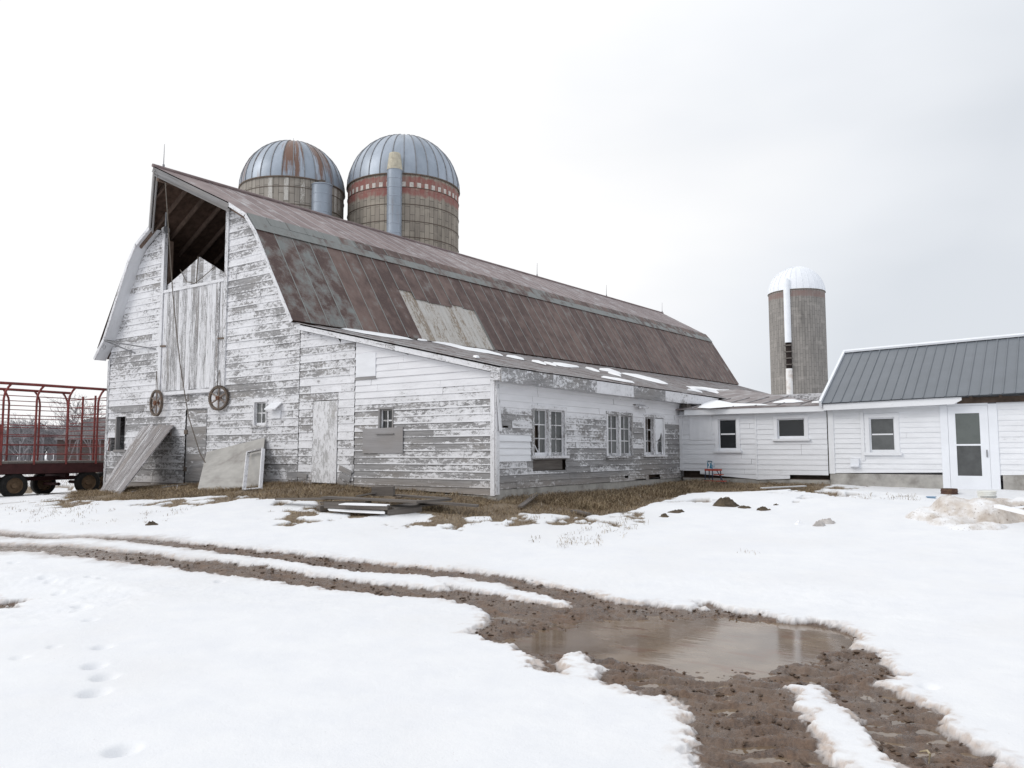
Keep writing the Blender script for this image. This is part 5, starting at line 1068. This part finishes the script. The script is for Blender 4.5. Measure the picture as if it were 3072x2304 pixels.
lay(2285, 1464, 2415, 1458, .06, .07, .10, .025, 'peeling white board lying along the foot of the linking shed', 'shed_white', name='board', cat='board')
lay(2310, 1469, 2412, 1466, .03, .03, .10, .02, 'second fallen board below the white one at the shed foot', 'lumber', name='board', cat='board')
for i, (p0, p1, lb) in enumerate((((398, 1475), (480, 1453), 'grey stick on the grass between the plank door and the grey door'), ((423, 1463), (403, 1457), 'small pale board end behind the foot of the plank door'), ((530, 1470), (532, 1456), 'pale bent stick standing in the grass beneath the grey door'), ((486, 1462), (560, 1452), 'thin grey lath lying in the grass under the grey door'))):
    a = V3(onG(*p0, .03)); b = V3(onG(*p1, .05)); mb = MB(); mb.beam(a, b, .05 if i != 2 else .025, .02); solo(mb, 'stick', M['board_gray'] if i % 2 == 0 else M['bare_wood'], lb, 'stick', 'sticks under the gable')

# ------------------------------------------------------------------ lumps poking out of the snow
def lump(name, label, cat, px, py, wpx, hpx, mat, seed, dpt=.8, group=None, rough=.35):
    c = V3(onG(px, py + hpx * .5)); dd = float(np.dot(np.array(c) - CAM, FW)); w_ = wpx / F * dd / 2; h = hpx / F * dd; n = 26; m = 12; b = MB(); rr = random.Random(seed); grid = []
    c.z = ground_at(c.x, c.y)
    for i in range(m + 1):
        row = []
        for k in range(n):
            a = 2 * math.pi * k / n; t = i / m; q = 1 - t; e = 1 + rough * (2 * float(vnoise(np.array([3 + 2.2 * math.cos(a) + seed]), np.array([4 + 2.2 * math.sin(a)]), seed)[0]) - 1)
            k2 = float(fbm(np.array([6 * q * math.cos(a) + seed]), np.array([6 * q * math.sin(a)]), seed, 3)[0])
            x_, y_ = w_ * q * e * math.cos(a), w_ * dpt * q * e * math.sin(a)
            row.append(c + Vector(RT * x_ + FW * y_) + Vector((0, 0, -.03 + h * (1 - q ** 1.7) * (1 + rough * k2 * 2.2) + .03 * k2)))
        grid.append(row)
    for i in range(m):
        for k in range(n): b.face([grid[i][k], grid[i][(k + 1) % n], grid[i + 1][(k + 1) % n], grid[i + 1][k]], None, .5)
    return solo(b, name, mat, label, cat, group, 60)
M['clod'] = plain_mat('wet_clod', (.085, .065, .045), .8, .3, .4, 12, dirt=((.15, .11, .065), .7), bump=.6)
M['clod_gray'] = plain_mat('gray_ice', (.50, .47, .45), .6, .3, .2, 10, dirt=((.30, .27, .25), .7), bump=.5)
g_ = 'lumps poking through the snow'
lump('earth_clod', 'biggest dark earth clod rising in a peak from the snow drift before the shed', 'clod', 2178, 1512, 82, 30, M['clod'], 1, .6, g_)
lump('earth_clod', 'flat dark earth clod just right of the peaked clod', 'clod', 2232, 1526, 54, 10, M['clod'], 2, .7, g_)
lump('earth_clod', 'rightmost brown earth clod in the row before the shed', 'clod', 2288, 1530, 50, 13, M['clod'], 3, .7, g_)
lump('earth_clod', 'small dark earth clod farthest back behind the row before the shed', 'clod', 2327, 1519, 26, 6, M['clod'], 4, .7, g_)
lump('earth_clod', 'low dark earth clod with two humps left of the peaked clod', 'clod', 2036, 1540, 56, 11, M['clod'], 5, .5, g_)
lump('earth_clod', 'reddish brown earth clod at the grass edge, leftmost of the row', 'clod', 1994, 1549, 34, 13, M['clod'], 6, .7, g_)
lump('earth_clod', 'lone brown earth clod in the snow left of the lumber heap above the wheel track', 'clod', 455, 1572, 54, 13, M['clod'], 7, .6, g_)
lump('ice_lump', 'larger grey lump of dirty ice in the snow before the milk house', 'ice lump', 2482, 1566, 62, 18, M['clod_gray'], 8, .6, g_)
lump('ice_lump', 'middle grey lump of dirty ice beside the larger one', 'ice lump', 2458, 1574, 42, 18, M['clod_gray'], 9, .6, g_)
lump('ice_lump', 'palest lump of snowy ice, left of the other two', 'ice lump', 2398, 1571, 44, 13, M['snow'], 10, .6, g_)

# ------------------------------------------------------------------ stool, carton, pails, dirty snow heap
st = V3(onY(2141, 1466, 8.35)); st.z = ground_at(st.x, st.y)
stool = thing('step_stool', 'red topped kitchen step stool with dark legs standing against the white shed', 'step stool', st)
M['red'] = plain_mat('worn_red_paint', (.42, .075, .05), .55, .4, .15, 8, dirt=((.3, .12, .09), .5)); M['leg'] = plain_mat('dark_blue_metal', (.035, .045, .075), .5, .4, .2, 8)
zs1 = float(onY(2141, 1409, 8.35)[2]); s0 = st.z
mb = MB(); mb.box(st.x - .19, st.y - .15, zs1 - .03, st.x + .19, st.y + .15, zs1 + .02); mb.build('seat', M['red'], stool)
for dx, dy in ((-.17, -.14), (.03, -.14), (-.17, .14), (.15, .14)):
    mb = MB(); mb.tube([(st.x + dx, st.y + dy, zs1 - .03), (st.x + dx * 1.08, st.y + dy * 1.1, s0 - .03)], .015, 6); mb.build('leg', M['leg'], stool)
mb = MB(); mb.tube([(st.x + .16, st.y - .14, zs1 - .03), (st.x + .42, st.y - .18, s0 - .02)], .014, 6); mb.build('leg', M['leg'], stool)
mb = MB(); mb.box(st.x + .08, st.y - .20, s0 + .27, st.x + .30, st.y - .02, s0 + .295); mb.build('step', M['red'], stool)
mb = MB(); mb.box(st.x + .16, st.y - .28, s0 + .10, st.x + .40, st.y - .08, s0 + .125); mb.build('step', M['red'], stool)
mb = MB(); mb.box(st.x - .20, st.y - .18, s0 + .10, st.x + .10, st.y - .14, s0 + .13); mb.build('cross_rail', M['red'], stool)
t = T('blue_white_carton'); v_ = t.noise(t.uv((1, 1, 1), kind='OBJ'), 9, 2, .5, 1.5); M['carton'] = t.fin(t.mix(t.mr(v_, .45, .55), (.03, .20, .33), (.72, .75, .78)), .5, .4)
mb = MB(); mb.box(st.x - .14, st.y - .07, zs1 + .021, st.x + .01, st.y + .06, zs1 + .21); mb.prism([(st.x - .14, st.y - .07, zs1 + .21), (st.x + .01, st.y - .07, zs1 + .21), (st.x + .01, st.y - .10, zs1 + .24), (st.x - .14, st.y - .10, zs1 + .24)], (0, .004, .004))
solo(mb, 'carton', M['carton'], 'small blue and white carton standing on the red stool', 'carton')
def pail(name, label, cat, px, ptop, pbot, wpx, depth, mat, rims, taper=.9):
    c = V3(onD(px, pbot, depth)); zt = float(onD(px, ptop, depth)[2]); r = wpx / 2 / F * depth; h = zt - c.z; t_ = thing(name, label, cat, c); b = MB()
    pr = [(0, 0), (r * taper, 0)]; 
    for q in rims: pr += [(r * (taper + (1 - taper) * q), h * q - .014), (r * (taper + (1 - taper) * q) + .014, h * q), (r * (taper + (1 - taper) * q), h * q + .014)]
    pr += [(r, h), (r * .93, h + .004), (r * .9, h - .05), (0, h - .05)]; b.lathe(c, pr, 30); b.build('body', mat, t_, 35)
    if 'drum' in name: return t_
    b = MB(); b.tube([c + Vector((r * 1.04 * math.cos(a), r * 1.04 * math.sin(a), h * .80 - .05)) for a in np.linspace(-2.2, .9, 14)], .006, 5); b.build('bail', M['steel'], t_)
    return t_
pail('rusty_drum', 'short rusty ribbed drum half sunk in the snow at the storm door', 'drum', 2849, 1466, 1500, 45, 18.5, plain_mat('rust_drum', (.085, .045, .035), .7, .3, .4, 9, dirt=((.17, .11, .06), .8)), (.25, .55, .8), 1.0)
pail('white_bucket', 'white plastic bucket with ribbed rim set in the dirty snow heap', 'bucket', 2962, 1473, 1520, 50, 15.9, plain_mat('dull_white_plastic', (.74, .74, .70), .5, .4, .06, 5, dirt=((.55, .5, .42), .5)), (.72, .86, .97), .84)
mb = MB(); c = V3(onG(2794, 1499)); mb.box(c.x - .07, c.y - .06, c.z - .02, c.x + .07, c.y + .06, c.z + .06); mb.box(c.x - .085, c.y - .075, c.z + .05, c.x + .085, c.y + .075, c.z + .065); solo(mb, 'plastic_tub', plain_mat('blue_tub', (.22, .33, .45), .5, .4, .1), 'tiny pale blue tub lying in the snow left of the rusty drum', 'tub')
t = T('dirty_snow'); o_ = t.uv((1, 1, 1), kind='OBJ'); n_ = t.noise(o_, 1.6, 5, .62); m_ = t.noise(o_, 9, 5, .65); zz_ = t.n('ShaderNodeSeparateXYZ', {0: t.n('ShaderNodeNewGeometry', out=1)}, out=2)
f_ = t.mr(t.ma('MULTIPLY_ADD', n_, 1.2, t.ma('MULTIPLY_ADD', m_, .35, t.ma('MULTIPLY', zz_, -.28))), .44, .66)
cc = t.mix(f_, (.82, .82, .83), t.mix(t.mr(m_, .35, .65), (.45, .385, .33), (.62, .57, .52))); cc = t.mix(t.mr(t.noise(o_, 22, 4, .7), .60, .68, 0, .8), cc, (.18, .13, .10))
t.bump(t.ma('ADD', m_, n_), .5, .04); M['dirty_snow'] = t.fin(cc, .7, .25)
def heap(label, parts, seed):
    b = MB(); lo = np.min([[p[0][0] - 1.6, p[0][1] - 1.6] for p in parts], 0); hi = np.max([[p[0][0] + 1.6, p[0][1] + 1.6] for p in parts], 0); n = 110
    xs_ = np.linspace(lo[0], hi[0], n); ys_ = np.linspace(lo[1], hi[1], n); Xg, Yg = np.meshgrid(xs_, ys_); h = np.zeros(Xg.shape)
    for (c, rx, ry, hh) in parts:
        u = ((Xg - c[0]) * RT[0] + (Yg - c[1]) * RT[1]) / rx; v = ((Xg - c[0]) * FW[0] + (Yg - c[1]) * FW[1]) / ry
        h = np.maximum(h, hh * np.clip(1 - np.maximum(u * u + v * v + .9 * fbm(Xg * 1.6, Yg * 1.6, seed, 4), 0) ** 1.4, 0, 1))
    h = h + (h > .01) * .10 * fbm(Xg * 5, Yg * 5, seed + 3, 4); gzv = np.vectorize(ground_at)(Xg, Yg); Zg = gzv + h - .03
    for i in range(n - 1):
        for j in range(n - 1):
            if h[i:i + 2, j:j + 2].max() < .012: continue
            b.face([(Xg[a, c], Yg[a, c], Zg[a, c]) for a, c in ((i, j), (i, j + 1), (i + 1, j + 1), (i + 1, j))], None, .5)
    return solo(b, 'snow_heap', M['dirty_snow'], label, 'snow heap', None, True)
heap('ploughed heap of dirty icy snow at the right edge in front of the storm door', [(onG(2800, 1556), .42, .4, .16), (onG(2870, 1556), .42, .45, .36), (onG(2960, 1560), .55, .5, .36), (onG(3050, 1556), .7, .5, .32), (onG(3160, 1556), .9, .5, .32), (onG(2930, 1588), .55, .22, .10), (onG(2850, 1574), .40, .25, .14)], 5)
lump('snow_lump', 'rounded grey snow lump in front of the rusty drum', 'snow lump', 2846, 1492, 60, 16, M['dirty_snow'], 12, .6)
for (p0, p1, h0, h1, w_, mt, lb) in (((2990, 1518), (3110, 1546), .33, .33, .10, 'snow', 'snow covered plank on the dirty snow heap behind the bucket'), ((2990, 1508), (3080, 1503), .20, .22, .05, 'lumber', 'dark branch lying at the back of the dirty snow heap'), ((3010, 1512), (3100, 1525), .24, .24, .05, 'lumber', 'dark stick between the snowy plank and the branch')):
    a = V3(onG(*p0, h0)); b = V3(onG(*p1, h1)); mb = MB(); mb.beam(a, b, w_, .05); mb.beam(a.lerp(b, .3), a.lerp(b, .5) + Vector((.1, .2, .05)), .03, .03); solo(mb, 'plank' if mt == 'snow' else 'branch', M[mt], lb, 'plank' if mt == 'snow' else 'branch')
mb = MB(); a = V3(onG(2778, 2302)); 
mb.tube([V3(onG(2760, 2255)), V3(onG(2782, 2252, .06)), V3(onG(2790, 2262, .08)), V3(onG(2787, 2290, .02))], [.004, .006, .006, .003], 5); solo(mb, 'straw', plain_mat('straw', (.45, .38, .25), .8), 'bent pale straw lying on the mud near the right corner', 'straw')

# ------------------------------------------------------------------ hay wagon by the far corner
XN, XF = -16.0, -18.5
def sy(px): q = onX(px, 1300, XN); return float(q[1])
zbed = float(onX(202, 1383, XN)[2]); ztop = float(onX(116, 1155, XN)[2]); yE, yS = sy(326), sy(6) - 2.9
gzw = gz(-16.5, -1)
wg = thing('hay_wagon', 'faded red hay rack wagon with tall tubular sides parked past the barn\'s left corner', 'wagon', (-17.2, -1, gzw))
M['wred'] = plain_mat('faded_red_steel', (.21, .045, .04), .55, .35, .25, 5, dirt=((.10, .035, .03), .8)); M['wdark'] = plain_mat('dark_red_frame', (.055, .018, .018), .7, .3, .3, 4); M['tyre'] = plain_mat('tyre', (.018, .017, .016), .85, .25, .3, 10); M['rim'] = plain_mat('rusty_rim', (.13, .085, .05), .7, .3, .3, 8)
mb = MB(); y_ = yS
while y_ < yE: mb.box(XF, y_, zbed - .06, XN, min(y_ + .24, yE) - .008, zbed); y_ += .24
mb.build('bed', M['lumber'], wg)
mb = MB(); mb.box(XN - .08, yS, zbed - .36, XN - .0, yE, zbed - .062); mb.box(XF, yS, zbed - .24, XF + .08, yE, zbed - .062); mb.box(XF + .1, yE - .08, zbed - .24, XN - .1, yE, zbed - .062); mb.box(-17.6, yS, zbed - .40, -17.5, yE - .1, zbed - .07); mb.box(-16.9, yS, zbed - .40, -16.8, yE - .1, zbed - .07)
mb.build('frame', M['wdark'], wg)
near_y = [sy(p) for p in (6, 106, 202, 291)]; pitch_ = near_y[1] - near_y[0]; near_y = [near_y[0] - 2 * pitch_, near_y[0] - pitch_] + near_y + [yE]
sn = ztop - zbed
for xx, sg in ((XN, 1), (XF, 1)):
    hgt = sn if xx == XN else sn * 1.0
    fy = near_y if xx == XN else [float(onX(p_, 1300, XF)[1]) for p_ in (-60, 23, 116, 200)]; sgy = 1 if xx == XN else -1
    for y_ in fy:
        mb = MB(); r0 = .033; mb.tube([(xx, y_, zbed - .1), (xx, y_, zbed + hgt * .80), (xx, y_ + .03 * sgy, zbed + hgt * .88), (xx, y_ + .11 * sgy, zbed + hgt * .95), (xx, y_ + .20 * sgy, zbed + hgt)], r0, 8); mb.build('post', M['wred'], wg)
    mb = MB(); mb.tube([(xx, yS, zbed + hgt - .02), (xx, near_y[3], zbed + hgt), (xx, yE, zbed + hgt - .01)], .042, 8); mb.build('top_rail', M['wred'], wg)
    for k in range(7):
        z_ = zbed + hgt * (.04 + .125 * k) + .12; mb = MB(); mb.tube([(xx, yS, z_), (xx, yE, z_)], .0135, 6); mb.build('rail', M['wred'], wg)
for k in range(8):
    z_ = zbed + sn * (.04 + .115 * k) + .10; mb = MB(); mb.tube([(XF, yE, z_), (XN, yE, z_)], .0135, 6); mb.build('end_rail', M['wred'], wg)
for xx in (-17.7, -16.9):
    mb = MB(); mb.tube([(xx, yE, zbed - .1), (xx, yE, zbed + sn * .93)], .034, 8); mb.build('post', M['wred'], wg)
mb = MB(); A, B = Vector((XF, fy[2], zbed + sn * .55)), Vector((XF, fy[3], zbed + sn * .55)); mb.tube([A.lerp(B, q) - Vector((0, 0, .18 * math.sin(math.pi * q))) for q in np.linspace(0, 1, 9)], .012, 5); mb.build('chain', M['steel'], wg)
mb = MB(); mb.box(XN - .03, sy(-60), zbed, XN + .02, sy(5), zbed + sn * .47); mb.build('side_panel', M['wred'], wg)
for (px, py, xx) in ((40, 1451, XN - .15), (262, 1436, XN - .15), (130, 1440, XF + .2), (305, 1434, XF + .2)):
    q = onX(px, py, xx); c = Vector((xx, float(q[1]), 0)); r = .37; c.z = ground_at(xx, c.y) + r - .03
    b = MB(); b.lathe(c, [(r * .62, -.11), (r * .9, -.12), (r, -.08), (r, .08), (r * .9, .12), (r * .62, .11), (r * .62, -.11)], 28, (1, 0, 0)); wl = b.build('wheel', M['tyre'], wg, 40)
    b = MB(); b.lathe(c, [(0, -.07), (r * .2, -.08), (r * .25, -.03), (r * .55, -.02), (r * .63, -.10), (r * .63, .10), (r * .55, .02), (r * .25, .03), (r * .2, .08), (0, .07)], 24, (1, 0, 0)); b.build('rim', M['rim'], wl, 40)
    b = MB(); b.tube([c, Vector((-17.25, c.y, c.z))], .05, 8); b.build('axle', M['wdark'], wg)
mb = MB(); mb.box(-17.4, yS + .5, .75, -17.1, yE - .4, .87); mb.box(-17.9, near_y[1], .80, -16.6, near_y[1] + .12, zbed - .24); mb.box(-17.9, yE - 1, .80, -16.6, yE - .88, zbed - .24); mb.build('running_gear', M['wdark'], wg)

# ------------------------------------------------------------------ old shed and bare trees beyond the wagon
os_ = thing('old_shed', 'low old red shed with sagging rusty roof seen through the wagon rack', 'shed', V3(onD(240, 1376, 57)))
D1, D2 = 56.0, 62.0
E1, E2, R1, R2 = V3(onD(159, 1319, D1)), V3(onD(440, 1316, D1)), V3(onD(262, 1256, D2)), V3(onD(440, 1240, D2)); BK1, BK2 = V3(onD(190, 1319, 68)), V3(onD(440, 1316, 68))
mb = MB(); mb.face([E1, E2, R2, R1], None, .4, .36); mb.face([E1, R1, BK1], None, .6, .36); mb.face([BK1, R1, R2, BK2], None, .3, .4); 
for q in np.linspace(.1, .95, 9): mb.beam(E1.lerp(E2, q), R1.lerp(R2, q), .05, .05, (0, 0, 1), .3, .5)
mb.build('roof', rust_roof_mat('old_shed_roof', (.05, .042, .046), (.095, .082, .085), (.2, .2, .22)), os_)
W1, W2 = V3(onD(172, 1319, D1 + .5)), V3(onD(440, 1317, D1 + .5)); W3 = V3(onD(200, 1319, 67)); mb = MB(); gb = .1
def wallq(a, b):
    n = 9
    for i in range(n):
        z0_, z1_ = gb + (a.z - gb) * i / n, gb + (a.z - gb) * (i + 1) / n - .01; mb.face([(a.x, a.y, z0_), (b.x, b.y, z0_), (b.x, b.y, z1_), (a.x, a.y, z1_)], [(0, z0_), ((b - a).length, z0_), ((b - a).length, z1_), (0, z1_)], random.random())
wallq(W1, W2); wallq(W3, W1); mb.build('wall', paint_mat('old_shed_paint', -.02, (0, 1, 0), (1, 1), .12, paint=(.10, .045, .04), wood=((.12, .10, .095), (.05, .043, .04))), os_)
M['bark'] = plain_mat('far_bark', (.20, .18, .185), .9, .1, .2, 2)
M['bark_far'] = plain_mat('far_wood_bark', (.27, .255, .265), .9, .1, .15, 1)
def branch(mb, p, d, l, r, dep, rr, n=4):
    e = p + d * l; m = p.lerp(e, .5) + Vector((rr.gauss(0, 1), rr.gauss(0, 1), rr.gauss(0, .5))) * l * .05
    mb.tube([p, m, e], [r, r * .85, r * .65], n, .5, False)
    if dep == 0: return
    for k in range(rr.choice((2, 3, 3))):
        q = rr.uniform(.45, 1.0); s = p.lerp(e, q); dd = (d + Vector((rr.gauss(0, .55), rr.gauss(0, .55), rr.gauss(.08, .3)))).normalized(); branch(mb, s, dd, l * rr.uniform(.55, .8), r * .6, dep - 1, rr, 3)
def tree(label, px, ptop, depth, seed, dep=5, mat='bark', r0=.09, name='bare_tree', group='bare trees beyond the wagon'):
    rr = random.Random(seed); b = V3(onD(px, 1356, depth)); b.z = .15; zt = float(onD(px, ptop, depth)[2]); h = zt - b.z; t_ = thing(name, label, 'tree', b, group); mb = MB()
    mb.tube([b, b + Vector((rr.gauss(0, .05), 0, h * .22)), b + Vector((rr.gauss(0, .1), rr.gauss(0, .1), h * .45))], [r0, r0 * .8, r0 * .6], 6, .5); top = Vector(mb.v[-1]); mb.build('trunk', M[mat], t_)
    mb = MB()
    for k in range(rr.choice((3, 4))): branch(mb, b + Vector((0, 0, h * rr.uniform(.2, .45))), Vector((rr.gauss(0, .42), rr.gauss(0, .42), 1)).normalized(), h * rr.uniform(.24, .3), r0 * .5, dep, rr)
    vz = max(v[2] for v in mb.v); s_ = (zt - b.z) / max(.1, vz - b.z); mb.v = [(b.x + (v[0] - b.x) * s_, b.y + (v[1] - b.y) * s_, b.z + (v[2] - b.z) * s_) for v in mb.v]; mb.build('crown', M[mat], t_); return t_
for i, (px, pt, dp, lb) in enumerate(((232, 1172, 40, 'slender bare sapling rising in the middle of the wagon rack'), (300, 1176, 42, 'bare sapling nearest the barn corner behind the wagon'), (208, 1190, 47, 'thin single stemmed bare sapling left of the two saplings by the barn'), (270, 1200, 50, 'lowest bare sapling above the old shed roof'))): tree(lb, px, pt, dp, 20 + i, 4, 'bark', .05)
for i, (px, pt, lb) in enumerate(((72, 1258, 'broad grey bare tree, tallest of the wood left in the wagon rack'), (150, 1268, 'rounded bare tree in the wood left of the old shed'), (178, 1270, 'bare tree in the wood closest to the old shed roof'), (20, 1285, 'lower bare tree at the left edge of the wood'))): tree(lb, px, pt, 118 + 4 * i, 40 + i, 5, 'bark_far', .16)
proto = []
for s_ in range(4):
    mb = MB(); rr = random.Random(90 + s_)
    mb.tube([Vector((0, 0, 0)), Vector((.1, 0, 2.6))], [.13, .09], 4, .5)
    for k in range(5): branch(mb, Vector((0, 0, rr.uniform(.4, 2.4))), Vector((rr.gauss(0, .5), rr.gauss(0, .5), 1)).normalized(), 1.5, .06, 4, rr, 3)
    proto.append(np.array(mb.v)); 
    if s_ == 0: pass
    proto[-1] = (np.array(mb.v), mb.f)
wd = MB()
for k in range(420):
    v_, f_ = proto[k % 4]; px = -350 + 720 * random.random(); dp = random.uniform(112, 190); b = onD(px, 1356, dp); s_ = random.uniform(1.0, 1.5); a = random.random() * 6.28
    q = v_ * s_; q = np.stack([q[:, 0] * math.cos(a) - q[:, 1] * math.sin(a) + b[0], q[:, 0] * math.sin(a) + q[:, 1] * math.cos(a) + b[1], q[:, 2] + .1], 1); i0 = len(wd.v)
    wd.v += [tuple(r) for r in q]; wd.f += [tuple(i0 + i for i in f) for f in f_]
n_ = sum(len(f) for f in wd.f); wd.uv = [(0, 0)] * n_; wd.r = [.5] * len(wd.f); wd.p = [0.0] * len(wd.f)
tag(wd.build('distant_wood', M['bark_far']), kind='stuff')
